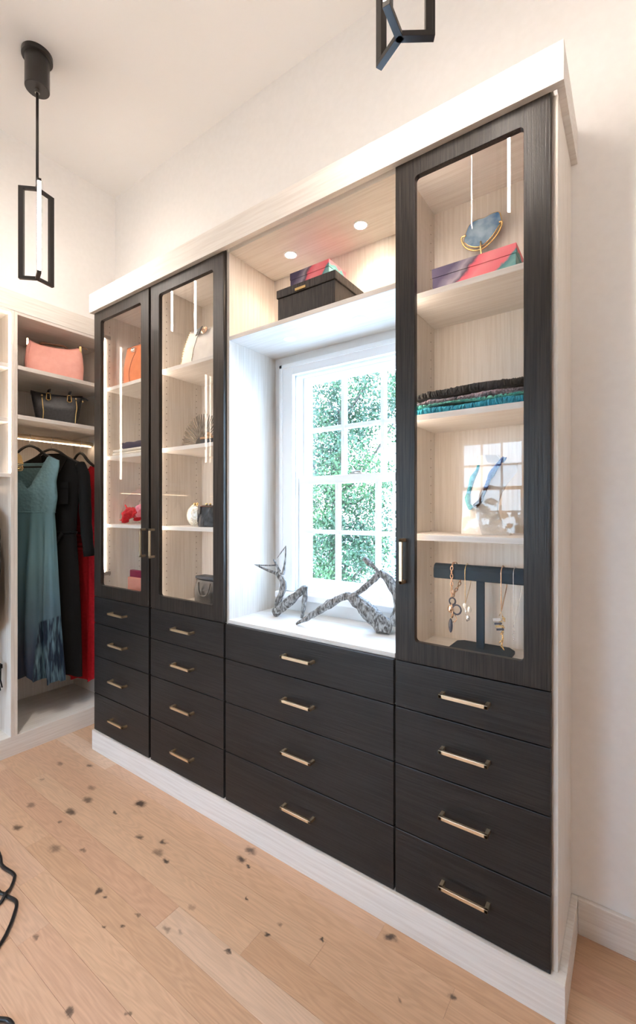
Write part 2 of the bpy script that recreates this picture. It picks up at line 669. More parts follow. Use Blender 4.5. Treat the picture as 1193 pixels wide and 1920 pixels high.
# ------------------------------------------------------------------ windows
def window(name, loc):
    """double hung window; local origin on the wall face at the middle of the opening, bottom rail height"""
    cx = -.942
    root = bpy.data.objects.new(name, None)
    COL.objects.link(root)
    root.location = (cx, YB, 0)
    root['kind'] = 'structure'
    root['label'] = loc
    W = M['white_paint']
    cy0 = YB - .022
    cas = bx((-1.316, OX0 + .016, cy0, YB, .93, 1.94), (OX1 - .016, -.614, cy0, YB, .93, 1.94), (OX0 + .016, OX1 - .016, cy0, YB, OZ1 - .016, 1.94),
             (-1.316, -1.300, cy0 - .008, YB, .93, 1.95), (-1.316, -.614, cy0 - .008, YB, 1.932, 1.95))
    obj('casing', cas, W, root, bevel=.002)
    jam = bx((OX0, OX0 + .010, YB - .01, YB + .14, OZ0, OZ1), (OX1 - .010, OX1, YB - .01, YB + .14, OZ0, OZ1), (OX0, OX1, YB - .01, YB + .14, OZ1 - .012, OZ1), (OX0, OX1, YB + .01, YB + .15, OZ0, OZ0 + .012))
    obj('jamb', jam, W, root)
    obj('sill', bx((-1.325, -.614, YB - .05, YB + .02, .90, .928)), W, root, bevel=.004)
    stop = bx((OX0 + .010, OX0 + .020, YB + .004, YB + .018, .93, OZ1 - .012), (OX1 - .020, OX1 - .010, YB + .004, YB + .018, .93, OZ1 - .012), (OX0 + .01, OX1 - .01, YB + .004, YB + .018, OZ1 - .024, OZ1 - .012))
    obj('stop_bead', stop, W, root)
    sx0, sx1 = OX0 + .012, OX1 - .012
    gx0, gx1 = -1.2225, -.6615
    for nm, ya, yb, z0, z1, bt, tt in (('lower_sash', 1.602, 1.634, .93, 1.443, .056, .034), ('upper_sash', 1.650, 1.684, 1.412, 1.903, .030, .026)):
        b = bx((sx0, gx0, ya, yb, z0, z1), (gx1, sx1, ya, yb, z0, z1), (gx0, gx1, ya, yb, z0, z0 + bt), (gx0, gx1, ya, yb, z1 - tt, z1))
        wz0, wz1 = z0 + bt, z1 - tt
        mz = (wz0 + wz1) / 2
        for mxx in (-1.0385, -.8455):
            add_box(b, mxx - .0085, mxx + .0085, ya + .003, yb - .003, wz0, wz1)
        for a_, c_ in ((gx0, -1.047), (-1.030, -.854), (-.837, gx1)):
            add_box(b, a_, c_, ya + .003, yb - .003, mz - .0085, mz + .0085)
        sa = obj(nm, b, W, root, bevel=.0015)
        ym = (ya + yb) / 2
        for a_, c_ in ((gx0, -1.047), (-1.030, -.854), (-.837, gx1)):
            for d_, e_ in ((wz0, mz - .0085), (mz + .0085, wz1)):
                obj('pane', bx((a_, c_, ym - .002, ym + .002, d_, e_)), M['window_glass'], sa)
    lk = bx((-.975, -.915, 1.604, 1.632, 1.443, 1.449))
    add_tube(lk, [(-.965, 1.612, 1.4535), (-.945, 1.606, 1.4555), (-.922, 1.612, 1.4535)], .005, 6)
    obj('sash_lock', lk, M['steel'], root)
    return root


w1 = window('window_1', 'white double-hung window with twelve panes in the niche between the cabinets')
w2 = dup_tree(w1)
w2.name = 'window_2'
w2['label'] = 'white double-hung window in the opposite wall, mirrored in the right glass door'
w2.rotation_euler = (0, 0, PI)
w2.location = (-1.158, YF, .085)
w3 = dup_tree(w2)
w3.name = 'added_window_3'
w3['label'] = 'tall white double-hung window added unseen in the opposite wall for more daylight, at the end of the closets'
w3.scale = (1, 1, 1.75)
w3.location = (-2.30, YF, -1.494)  # unseen window, added to let more cool daylight into the room

# ------------------------------------------------------------------ dark cabinet run
YD, YP, YK = 1.27, 1.29, 1.575       # door face, panel front, back of the carcasses
ZD0, ZT = .829, 2.368                # door bottom, door top
ZFL = .838                           # floor of the glazed compartments


def handle_bm(c, horiz=True, Lh=.137, t=.010, off=.030):
    x, z = c
    h = Lh / 2
    b = bmesh.new()
    if horiz:
        add_box(b, x - h, x + h, YD - off, YD - off + t * .8, z - t / 2, z + t / 2)
        add_box(b, x - h, x - h + t, YD - off, YD + .001, z - t / 2, z + t / 2)
        add_box(b, x + h - t, x + h, YD - off, YD + .001, z - t / 2, z + t / 2)
    else:
        add_box(b, x - t / 2, x + t / 2, YD - off, YD - off + t * .8, z - h, z + h)
        add_box(b, x - t / 2, x + t / 2, YD - off, YD + .001, z - h, z - h + t)
        add_box(b, x - t / 2, x + t / 2, YD - off, YD + .001, z + h - t, z + h)
    return b


DZ = [(.107, .3045), (.3075, .5065), (.5095, .6825), (.6855, .826)]


def drawers(root, x0, x1, hx):
    for z0, z1 in DZ:
        d = obj('drawer', bx((x0, x1, YD, YP - .001, z0, z1)), M['dark_h'], root, bevel=.0015)
        obj('handle', handle_bm((hx, (z0 + z1) / 2 + .004)), M['brass'], d, bevel=.0008)


def pins(x, zs, ys, side=1):
    b = bmesh.new()
    z = zs[0]
    while z < zs[1]:
        for y in ys:
            vv = [b.verts.new((x + side * .0006, y + .0026 * math.cos(a * PI / 3), z + .0026 * math.sin(a * PI / 3))) for a in range(6)]
            b.faces.new(vv)
        z += .032
    return b


def hinge(root, x, z):
    b = bx((x, x + .012, 1.294, 1.312, z - .024, z + .024), (x + .001, x + .011, 1.300, 1.350, z - .009, z + .009))
    add_tube(b, [(x + .013, 1.303, z - .015), (x + .013, 1.303, z + .015)], .005, 8)
    obj('hinge', b, M['steel'], root, bevel=.001)


def glazed_cabinet(label, x0, x1, handle_x, led=False, hinge_left=True, endpanel=False):
    """x0..x1: width of the door fronts"""
    px0, px1 = x0 - .002, x1 + .002
    root = thing('glass_door_cabinet', label, 'cabinet', ((x0 + x1) / 2, 1.43, .105))
    t = .016
    xr = px1 if not endpanel else px1 + .0125
    obj('side_panel', bx((px0, px0 + t, YP, YK, .105, 2.385)), M['cream_v'], root, bevel=.0008)
    obj('side_panel', bx((xr - (t if not endpanel else .012), xr, YP - (.002 if endpanel else 0), YK + (.007 if endpanel else 0), .105, 2.36 if endpanel else 2.385)), M['cream_v'], root, bevel=.0008)
    if endpanel:
        obj('side_panel', bx((px1 - t, px1, YP, YK, .105, 2.385)), M['cream_v'], root)
    i0, i1 = px0 + t, px1 - t
    obj('back_panel', bx((i0, i1, YK - .008, YK, .105, 2.385)), M['cream_v'], root)
    obj('top_panel', bx((i0, i1, YP, YK - .008, 2.366, 2.385)), M['cream_h'], root)
    obj('bottom_panel', bx((i0, i1, YP, YK - .008, ZFL - .018, ZFL)), M['cream_h'], root)
    for z in (1.966, 1.5885, 1.2165):
        obj('shelf', bx((i0 + .001, i1 - .001, 1.331 if led else 1.31, YK - .009, z - .018, z)), M['cream_h'], root, bevel=.0012)
    o = obj('pin_holes', pins(i0, (.90, 2.33), (1.348, 1.53)), M['pin'], root)
    o['kind'] = 'stuff'
    o = obj('pin_holes', pins(i1, (.90, 2.33), (1.335, 1.53), -1), M['pin'], root)
    o['kind'] = 'stuff'
    if led:
        obj('led_strip', bx((i0, i0 + .005, 1.3185, 1.3208, .945, 2.235)), M['led_strip'], root)
    else:
        obj('led_strip', bx((i0, i0 + .005, 1.293, 1.307, .865, 2.33)), M['led_strip'], root)  # added strip hidden behind the stile, brightens the interior
    d = obj('door', frame_mesh(x0, x1, ZD0, ZT, .064, YD, YP - .001), M['dark_v'], root, bevel=.0015)
    obj('glass_pane', bx((x0 + .058, x1 - .058, 1.279, 1.283, ZD0 + .058, ZT - .058)), M['glass'], d)
    obj('handle', handle_bm((handle_x, 1.137), False), M['brass'], d, bevel=.0008)
    if hinge_left:
        hinge(root, i0, .945)
        hinge(root, i0, 2.245)
    else:
        hinge(root, i1 - .014, .945)
        hinge(root, i1 - .014, 2.245)
    drawers(root, x0, x1, (x0 + x1) / 2 + .0)
    return root


glazed_cabinet('dark glass-door cabinet farthest from the camera, orange bag inside', -2.387, -1.892, -1.921, led=True)
glazed_cabinet('dark glass-door cabinet left of the window niche, white bag inside', -1.876, -1.3755, -1.847, hinge_left=False)
glazed_cabinet('dark glass-door cabinet right of the window niche, jewellery stand inside', -.6045, -.172, -.574, hinge_left=False, endpanel=True)

# window niche unit
nr = thing('window_niche_cabinet', 'cream niche unit around the window with four wide dark drawers', 'cabinet', (-.987, 1.43, .105))
NX0, NX1 = -1.3725, -.6075
obj('side_panel', bx((NX0, NX0 + .010, YP, YB - .001, .105, 2.36)), M['cream_v'], nr, bevel=.0008)
obj('side_panel', bx((NX1 - .006, NX1, YP, YB - .001, .105, 2.36)), M['cream_v'], nr, bevel=.0008)
nx0, nx1 = NX0 + .010, NX1 - .006
obj('top_panel', bx((nx0, nx1, YP, YB - .001, 2.356, 2.374)), M['cream_h'], nr)
obj('shelf', bx((nx0, nx1, YP, YB - .001, 1.993, 2.011)), M['cream_h'], nr, bevel=.001)
obj('back_panel', bx((nx0, nx1, YB - .009, YB - .001, 2.011, 2.356)), M['cream_v'], nr)
obj('countertop', bx((nx0, nx1, YP - .004, YB - .001, .826, ZFL + .003)), M['cream_h'], nr, bevel=.001)
drawers(nr, -1.3635, -.6105, -.981)


def downlight(x, y, z, label):
    r = thing('downlight', label, 'downlight', (x, y, z), 'downlights above the window niche')
    b = bmesh.new()
    add_lathe(b, [(.0225, -.002), (.0285, -.0025), (.030, 0.0), (.0225, 0.0), (.0225, -.002)], (x, y, z), 28, caps=False)
    obj('trim_ring', b, M['white_paint'], r, smooth=True)
    b = bmesh.new()
    add_lathe(b, [(.0, -.0016), (.0225, -.0016), (.0225, 0.0), (0, 0)], (x, y, z), 28)
    obj('lens', b, M['led_spot'], r)
    la = bpy.data.lights.new('downlight_lamp', 'SPOT')
    la.energy = DOWNLIGHT
    la.color = (1.0, .78, .58)
    la.spot_size = 2.4
    la.spot_blend = .8
    la.shadow_soft_size = .02
    lo = bpy.data.objects.new('downlight_lamp', la)
    COL.objects.link(lo)
    lo.parent = r
    lo.location = (0, 0, -.006)
    return r


downlight(-1.165, 1.448, 2.356, 'small recessed downlight above the dark lidded box')
downlight(-.8305, 1.448, 2.356, 'small recessed downlight in the niche, nearer the right glass door')
for x, lb in ((-1.147, 'unlit flush puck light under the niche shelf, left of the two'), (-.8176, 'unlit flush puck light under the niche shelf, right of the two')):
    b = bmesh.new()
    add_lathe(b, [(0, -.002), (.026, -.002), (.028, 0.0), (0, 0)], (x, 1.42, 1.993), 28)
    tag(obj('puck_light', b, M['white_paint'], smooth=False), lb, 'light', 'puck lights under the niche shelf')

# cornice and plinth run along all four units
b = bx((-2.402, -.140, 1.25, 1.272, 2.3585, 2.4585), (-2.402, -2.387, 1.272, YB - .001, 2.3585, 2.4585), (-.158, -.140, 1.272, YB - .001, 2.3585, 2.4585))
tag(obj('cabinet_cornice', b, M['cream_h'], bevel=.0008), 'cream flat cornice along the top of the dark cabinets', 'cornice', kind='thing')
b = bx((-2.392, -.1385, 1.260, 1.2995, 0, .1050), (-.1565, -.1385, 1.2995, YB - .001, 0, .1050), (-2.392, -2.374, 1.2995, YB - .001, 0, .1050), (-2.374, -.1565, 1.30, 1.57, 0, .1045))
tag(obj('cabinet_plinth', b, M['cream_h'], bevel=.001), 'pale wood plinth under the dark drawers', 'plinth', kind='thing')

# ------------------------------------------------------------------ open closets on the left wall
CX, CB = -2.666, -3.148


def open_closet(label, y0, y1, shelves, rod_z=None, rod_x=-2.9, led_left=None, led_right=None, low_shelves=()):
    r = thing('open_closet', label, 'closet', (-2.9, (y0 + y1) / 2, .0), 'open closets on the left wall')
    t = .016
    obj('side_panel', bx((CB, CX, y0 - t, y0, .10, 2.345)), M['cream_v'], r, bevel=.0008)
    obj('side_panel', bx((CB, CX, y1, y1 + t, .10, 2.345)), M['cream_v'], r, bevel=.0008)
    obj('back_panel', bx((CB - .01, CB, y0 - t, y1 + t, .10, 2.345)), M['cream_v'], r)
    obj('top_panel', bx((CB, CX, y0, y1, 2.330, 2.3455)), M['cream_y'], r)
    obj('bottom_panel', bx((CB, -2.6845, y0, y1, .084, .102)), M['cream_y'], r)
    for z in shelves:
        obj('shelf', bx((CB, CX - .001, y0 + .0005, y1 - .0005, z - .022, z)), M['cream_y'], r, bevel=.0012)
    if rod_z:
        b = bmesh.new()
        add_tube(b, [(rod_x, y0, rod_z), (rod_x, y1, rod_z)], .015, 14)
        o = obj('hanging_rod', b, M['brass'], r, smooth=True)
        obj('led_strip', bx((rod_x - .004, rod_x + .006, y0 + .01, y1 - .01, rod_z - .0175, rod_z - .0140)), M['led_rod'], o)
    for yy, rng in ((y0, led_left), (y1, led_right)):
        if rng:
            d = .006 if yy == y0 else -.006
            ya, yb = sorted((yy, yy + d))
            obj('led_strip', bx((CX - .010, CX + .001, ya, yb, rng[0], rng[1])), M['led_strip'], r)
    return r


ROD1 = 1.722
open_closet('open closet bay beside the far cabinet, holding handbags and long dresses', 1.007, 1.530, (2.064, 1.801), ROD1)
open_closet('open closet bay with a grey coat, cut off at the picture edge', .272, .975, (2.060, 1.776, 1.487), 1.425, led_right=(1.49, 2.33), led_left=(1.66, 2.33))
open_closet('open closet bay beyond the left picture edge, mirrored in the glass', -.45, .240, (2.060, 1.68), 1.425, led_right=(1.66, 2.33))
b = bx((-2.70, CX + .004, YF + .3, YB - .001, 2.3455, 2.4455), (-2.72, -2.70, YF + .3, YB - .001, 2.40, 2.4455))
tag(obj('closet_cornice', b, M['cream_y'], bevel=.001), 'cream cornice above the open closets', 'cornice', kind='thing')
b = bx((-2.684, CX, YF + .3, YB - .001, 0, .1025), (CB, -2.684, YF + .3, YB - .001, 0, .083))
tag(obj('closet_plinth', b, M['cream_y'], bevel=.001), 'pale wood plinth under the open closets', 'plinth', kind='thing')
tag(obj('closet_filler', bx((CB, CX - .004, 1.547, YB - .001, .10, 2.345)), M['cream_v']), 'narrow cream filler strip between the closet and the window wall', 'filler')

# ------------------------------------------------------------------ pendant lamps
def pendant(x, y, rot, label):
    zc, zt, zb, R = ZC, 2.714, 2.3076, .075
    r = thing('pendant_lamp', label, 'lamp', (x, y, zc), 'black three-armed pendant lamps')
    b = bmesh.new()
    add_lathe(b, [(0, -.155), (.046, -.155), (.048, -.152), (.048, -.022), (.060, -.020), (.060, 0), (0, 0)], (x, y, zc), 36)
    o = obj('canopy', b, M['black_metal'], r, smooth=False)
    b = bmesh.new()
    add_lathe(b, [(0, -.170), (.009, -.170), (.009, -.155), (0, -.155)], (x, y, zc), 16)
    obj('cord_grip', b, M['steel'], o)
    b = bmesh.new()
    add_tube(b, [(x, y, zc - .16), (x, y, zt)], .0058, 10)
    obj('rod', b, M['black_metal'], r, smooth=True)
    for i in range(3):
        a = rot + i * 2 * PI / 3
        m = Matrix.Translation((x, y, 0)) @ Matrix.Rotation(a, 4, 'Z')
        b = bmesh.new()
        w = .0078
        add_box(b, -.004, R, -w, w, zt - .012, zt)
        add_box(b, -.004, R, -w, w, zb, zb + .012)
        add_box(b, R - .020, R - .006, -w, w, zb + .012, zt - .012)
        add_box(b, R - .006, R, -w, -w * .78, zb + .012, zt - .012)
        add_box(b, R - .006, R, w * .78, w, zb + .012, zt - .012)
        bmesh.ops.transform(b, matrix=m, verts=b.verts)
        f = obj('arm', b, M['black_metal'], r, bevel=.0006)
        b = bmesh.new()
        add_box(b, R - .0059, R - .0004, -w * .77, w * .77, zb + .013, zt - .013)
        bmesh.ops.transform(b, matrix=m, verts=b.verts)
        obj('led_tube', b, M['led_pendant'], f)
    return r


pendant(-2.145, .887, math.radians(-17), 'black three-armed pendant lamp hanging in front of the open closets')
pendant(-.412, .886, math.radians(-86), 'black three-armed pendant lamp cut off at the top of the picture')

pendant(.85, .886, math.radians(-50), 'added black three-armed pendant lamp to the right of the camera, outside the picture, lighting the right wall')  # extra pendant, added to brighten the wall right of the cabinets


def recessed(x, y, label, k=1.0):  # unseen ceiling lights, added to brighten floor and closets
    r = thing('added_recessed_light', label, 'light', (x, y, ZC), 'added recessed ceiling lights')
    b = bmesh.new()
    add_lathe(b, [(.042, -.003), (.055, -.004), (.058, 0.0), (.042, 0.0), (.042, -.003)], (x, y, ZC), 32, caps=False)
    obj('trim_ring', b, M['white_paint'], r, smooth=True)
    b = bmesh.new()
    add_lathe(b, [(0, -.002), (.042, -.002), (.042, 0), (0, 0)], (x, y, ZC), 32)
    obj('lens', b, M['led_spot'], r)
    la = bpy.data.lights.new('added_ceiling_lamp', 'SPOT')
    la.energy = ADDED_SPOT * k
    la.color = (1.0, .93, .86)
    la.spot_size = 1.5
    la.spot_blend = 1.0
    la.shadow_soft_size = .04
    lo = bpy.data.objects.new('added_ceiling_lamp', la)
    COL.objects.link(lo)
    lo.parent = r
    lo.location = (0, 0, -.01)


recessed(-1.95, .45, 'added recessed ceiling light nearest the open closets, above the picture', 2.0)
recessed(-.60, .15, 'added recessed ceiling light nearest the camera, above the picture', .6)
recessed(-1.40, .10, 'added recessed ceiling light between the other two, above the camera')

# ceiling vent, seen mirrored in the right glass door
vr = thing('ceiling_vent', 'pale ceiling vent mirrored at the top of the right glass door', 'vent', (-1.3, -.52, ZC))
obj('frame', bx((-1.55, -1.05, -.68, -.66, ZC - .008, ZC), (-1.55, -1.05, -.38, -.36, ZC - .008, ZC), (-1.55, -1.53, -.66, -.38, ZC - .008, ZC), (-1.07, -1.05, -.66, -.38, ZC - .008, ZC)), M['vent'], vr)
obj('backing', bx((-1.53, -1.07, -.66, -.38, ZC - .001, ZC)), M['vent_dark'], vr)
for i in range(13):
    xx = -1.515 + i * .034
    obj('slat', bx((xx, xx + .016, -.66, -.38, ZC - .006, ZC - .001)), M['vent'], vr)
obj('cross_bar', bx((-1.53, -1.07, -.525, -.515, ZC - .0065, ZC - .001)), M['vent'], vr)

# ------------------------------------------------------------------ clothes
AX = {}


def plane(ph):
    a = Vector((math.cos(ph), math.sin(ph), 0))
    n = Vector((math.sin(ph), -math.cos(ph), 0))
    return a, n


def hanger(label, hx, hy, rodz, ph, half=.20, zt=None, bar=True):
    """flocked hanger: shoulder arms with a wire hook over the rod"""
    a, n = plane(ph)
    zt = zt or rodz - .055
    r = thing('clothes_hanger', label, 'hanger', (hx, hy, zt), 'black flocked hangers')
    o = Vector((hx, hy, 0))
    tab = [(-half, zt - .090), (-half * .55, zt - .052), (-half * .25, zt - .014), (0, zt), (half * .25, zt - .014), (half * .55, zt - .052), (half, zt - .090)]
    pts = smooth_path([o + a * s + Vector((0, 0, z)) for s, z in tab], 5)
    b = bmesh.new()
    add_tube(b, pts, .0095, 8, flat=.75)
    if bar:
        add_tube(b, [o - a * half + Vector((0, 0, zt - .090)), o - a * half * .9 + Vector((0, 0, zt - .125)), o + a * half * .9 + Vector((0, 0, zt - .125)), o + a * half + Vector((0, 0, zt - .090))], .005, 6)
    obj('hanger_frame', b, M['velvet'], r, smooth=True)
    hp = [o + Vector((0, 0, zt + .002)), o + Vector((0, 0, rodz - .022))]
    for k in range(11):
        an = -PI / 2 + (-1.15 * PI) * k / 10
        hp.append(o + Vector((-.0145 * math.cos(an) * 1, 0, rodz + .0165 * math.sin(an) * 1.0)))
    b = bmesh.new()
    add_tube(b, hp, .0017, 6)
    obj('hook', b, M['silver'], r, smooth=True)
    return r


def garment(name, m, parent, o, ph, edge, top_f, top_b, dep, hem=None, folds=7, amp=.35, nz=30, nth=64, seed=0, smooth=True):
    """hanging cloth tube. edge: [(z, left, right)] low to high; dep: [(z, half depth)];
    top_f/top_b: [(|s|/halfwidth, z)] height of the neck edge at the front and the back"""
    a, n = plane(ph)
    o = Vector(o)
    el = [(z, l) for z, l, r in edge]
    er = [(z, r) for z, l, r in edge]
    z0 = edge[0][0]
    b = bmesh.new()
    rows = []
    R = random.Random(seed)
    p1, p2, p3 = (R.uniform(0, 6) for _ in range(3))
    for i in range(nz + 1):
        t = i / nz
        ring = []
        for k in range(nth):
            th = 2 * PI * k / nth
            c, s_ = math.cos(th), math.sin(th)
            front = s_ > 0
            zt = interp(top_f if front else top_b, c)
            zb = z0 + (hem(c) if hem else 0)
            z = zb + (zt - zb) * t
            l, r_ = interp(el, z), interp(er, z)
            d = interp(dep, z)
            mid, hw = (l + r_) / 2, (r_ - l) / 2
            fo = (1 - t) ** .7 * amp
            w = 1 + fo * (.55 * math.sin(folds * th + p1 + 1.2 * math.sin(3 * t + p2)) + .35 * math.sin((folds * 2 + 1) * th + p3 + 2 * t))
            ls = mid + hw * (abs(c) ** .8) * (1 if c > 0 else -1) * (1 + .04 * fo * math.sin(folds * th + p2))
            ds = d * (abs(s_) ** .75) * (w if front else -.6 * min(w, 1.3))
            q = o + a * ls + n * ds
            ring.append(b.verts.new((q.x, q.y, z)))
        rows.append(ring)
    for i in range(nz):
        for k in range(nth):
            b.faces.new((rows[i][k], rows[i][(k + 1) % nth], rows[i + 1][(k + 1) % nth], rows[i + 1][k]))
    return obj(name, b, m, parent, smooth=smooth)


PH = math.radians(30)
hanger('black hanger carrying the teal dress', -2.9, 1.158, ROD1, PH, .175, zt=1.672)
hanger('black hanger carrying the long black shirt dress', -2.9, 1.278, ROD1, PH, .19, zt=1.665)
hanger('black hanger carrying the red dress, nearest the window wall', -2.9, 1.452, ROD1, math.radians(14), .12, zt=1.660)

M['teal'] = gradient_fabric('teal_dip_dyed_satin', [(0.0, (.030, .045, .085)), (.2, (.045, .065, .12)), (.42, (.085, .15, .20)), (.75, (.13, .25, .29)), (1.0, (.12, .24, .28))], -1.05, 0.0, noise_amt=.08, rough=.36)
M['teal_smock'] = gradient_fabric('teal_smocked_cloth', [(0.0, (.12, .24, .28)), (1.0, (.17, .31, .35))], -.1, .3, rough=.6, bump_scale=58)
# a darker velvet insert low on the right of the skirt
_m = M['teal']
_tc = N(_m, 'ShaderNodeTexCoord')
_dp = N(_m, 'ShaderNodeVectorMath', operation='DOT_PRODUCT')
L(_m, _tc.outputs['Object'], _dp.inputs[0])
_dp.inputs[1].default_value = (math.cos(PH) - .25 * 0, math.sin(PH), -.045)
_m1 = N(_m, 'ShaderNodeMapRange')
_m1.inputs[1].default_value = .118
_m1.inputs[2].default_value = .124
L(_m, _dp.outputs['Value'], _m1.inputs[0])
_d2 = N(_m, 'ShaderNodeVectorMath', operation='DOT_PRODUCT')
L(_m, _tc.outputs['Object'], _d2.inputs[0])
_d2.inputs[1].default_value = (-.3 * math.cos(PH), -.3 * math.sin(PH), 1)
_m2 = N(_m, 'ShaderNodeMapRange')
_m2.inputs[1].default_value = -.645
_m2.inputs[2].default_value = -.655
L(_m, _d2.outputs['Value'], _m2.inputs[0])
_mu = N(_m, 'ShaderNodeMath', operation='MULTIPLY')
L(_m, _m1.outputs[0], _mu.inputs[0])
L(_m, _m2.outputs[0], _mu.inputs[1])
_mp = N(_m, 'ShaderNodeMapping')
_mp.inputs['Scale'].default_value = (70, 70, 8)
L(_m, _tc.outputs['Object'], _mp.inputs[0])
_nz = N(_m, 'ShaderNodeTexNoise')
_nz.inputs['Scale'].default_value = 1.0
L(_m, _mp.outputs[0], _nz.inputs['Vector'])
_cr = N(_m, 'ShaderNodeValToRGB')
_cr.color_ramp.elements[0].position = .45
_cr.color_ramp.elements[0].color = (.010, .022, .045, 1)
_cr.color_ramp.elements[1].position = .72
_cr.color_ramp.elements[1].color = (.14, .25, .31, 1)
L(_m, _nz.outputs['Fac'], _cr.inputs[0])
_mx = N(_m, 'ShaderNodeMix', data_type='RGBA')
L(_m, _mu.outputs[0], _mx.inputs[0])
L(_m, P(_m).inputs['Base Color'].links[0].from_socket, _mx.inputs[6])
L(_m, _cr.outputs[0], _mx.inputs[7])
L(_m, _mx.outputs[2], P(_m).inputs['Base Color'])
td = thing('teal_dress', 'teal sleeveless dress dyed to navy at the hem, leftmost in the closet', 'dress', (-2.9, 1.158, 1.27))
O1 = (-2.9, 1.158, 0)
garment('skirt', M['teal'], td, O1, PH, [(.315, -.215, .215), (.64, -.19, .19), (.98, -.172, .172), (1.16, -.162, .162), (1.285, -.155, .155)], [(-1, 1.285), (1, 1.285)], [(-1, 1.285), (1, 1.285)], [(.3, .062), (1.0, .048), (1.285, .04)], hem=lambda c: .018 * math.sin(5 * c + 1) + .012 * math.sin(17 * c), folds=10, amp=.95, nz=34, nth=120, seed=3)
garment('bodice', M['teal_smock'], td, O1, PH, [(1.275, -.158, .158), (1.37, -.172, .172), (1.46, -.165, .165), (1.55, -.185, .185), (1.62, -.185, .185)],
        [(-1, 1.585), (-.55, 1.612), (0.1, 1.41), (.62, 1.612), (1, 1.585)], [(-1, 1.585), (-.5, 1.612), (-.35, 1.572), (.35, 1.572), (.5, 1.612), (1, 1.585)], [(1.27, .04), (1.4, .05), (1.55, .028), (1.62, .016)], folds=9, amp=.05, nz=18, nth=80, seed=4)
b = bmesh.new()
a_, n_ = plane(PH)
add_tube(b, [Vector(O1) + a_ * (.157 * math.cos(t)) + n_ * (.0415 * math.sin(t)) + Vector((0, 0, 1.281)) for t in [2 * PI * k / 40 for k in range(41)]], .004, 6, caps=False)
obj('waist_seam', b, M['teal_smock'], td, smooth=True)
M['black_crepe'] = fabric('black_crepe', (.003, .003, .003), (.006, .006, .006), (300, 300, 300), bump=.1)
bd = thing('black_shirt_dress', 'long black shirt dress with a chest pocket, between teal and red', 'dress', (-2.9, 1.278, 1.2))
O2 = (-2.9, 1.278, 0)
garment('dress_body', M['black_crepe'], bd, O2, PH, [(.295, -.195, .200), (.68, -.185, .190), (.965, -.170, .175), (1.155, -.155, .160), (1.31, -.165, .170), (1.45, -.19, .195), (1.55, -.21, .215), (1.62, -.14, .145), (1.66, -.10, .10)],
        [(-1, 1.57), (-.5, 1.62), (0.05, 1.47), (.5, 1.625), (1, 1.57)], [(-1, 1.57), (-.4, 1.64), (.4, 1.64), (1, 1.57)], [(.29, .042), (1.15, .032), (1.4, .042), (1.6, .02)], hem=lambda c: .012 * math.sin(4 * c), folds=5, amp=.3, nz=34, nth=72, seed=8)


def sleeve(name, m, parent, o, ph, cl, rad, depth):
    a, n = plane(ph)
    b = bmesh.new()
    pts = smooth_path([Vector(o) + a * s + n * dd + Vector((0, 0, z)) for s, z, dd in cl], 5)
    rr = [interp([(0, rad[0]), (.5, rad[1]), (1, rad[2])], i / (len(pts) - 1)) * (1 + .05 * math.sin(i * 1.7)) for i in range(len(pts))]
    add_tube(b, pts, rr, 14, caps=True)
    return obj(name, b, m, parent, smooth=True)


sleeve('sleeve', M['black_crepe'], bd, O2, PH, [(.185, 1.575, 0), (.218, 1.50, .01), (.230, 1.35, .02), (.245, 1.18, .03), (.270, 1.02, .04)], (.028, .034, .030), .02)
sleeve('sleeve', M['black_crepe'], bd, O2, PH, [(-.18, 1.575, 0), (-.205, 1.50, .0), (-.200, 1.35, .01), (-.195, 1.2, .01), (-.19, 1.03, .01)], (.028, .034, .030), .02)
b = bmesh.new()
for s0, s1, zz0, zz1, dd in ((.055, .15, 1.425, 1.460, .058), (.06, .145, 1.33, 1.425, .0525)):
    add_prism(b, [Vector(O2) + a_ * s + n_ * dd + Vector((0, 0, z)) for s, z in ((s0, zz0), (s1, zz0), (s1, zz1), (s0, zz1))], .004, -n_)
obj('chest_pocket', b, M['black_crepe'], bd)
b = bmesh.new()
add_tube(b, [Vector(O2) + a_ * (.162 * math.cos(t)) + n_ * (.040 * math.sin(t)) + Vector((0, 0, 1.155)) for t in [2 * PI * k / 40 for k in range(41)]], .012, 6, caps=False, flat=.3)
add_tube(b, [Vector(O2) + a_ * .10 + n_ * .044 + Vector((0, 0, 1.155)), Vector(O2) + a_ * .05 + n_ * .05 + Vector((0, 0, 1.08)), Vector(O2) + a_ * .03 + n_ * .052 + Vector((0, 0, 1.0))], .011, 6, flat=.3)
obj('belt', b, M['black_crepe'], bd, smooth=True)
b = bmesh.new()
for sg in (-1, 1):
    add_prism(b, [Vector(O2) + a_ * (sg * s) + n_ * dd + Vector((0, 0, z)) for s, z, dd in ((.012, 1.485, .045), (.06, 1.63, .012), (.115, 1.60, .018), (.085, 1.52, .045))], .004, n_)
obj('collar', b, M['black_crepe'], bd)

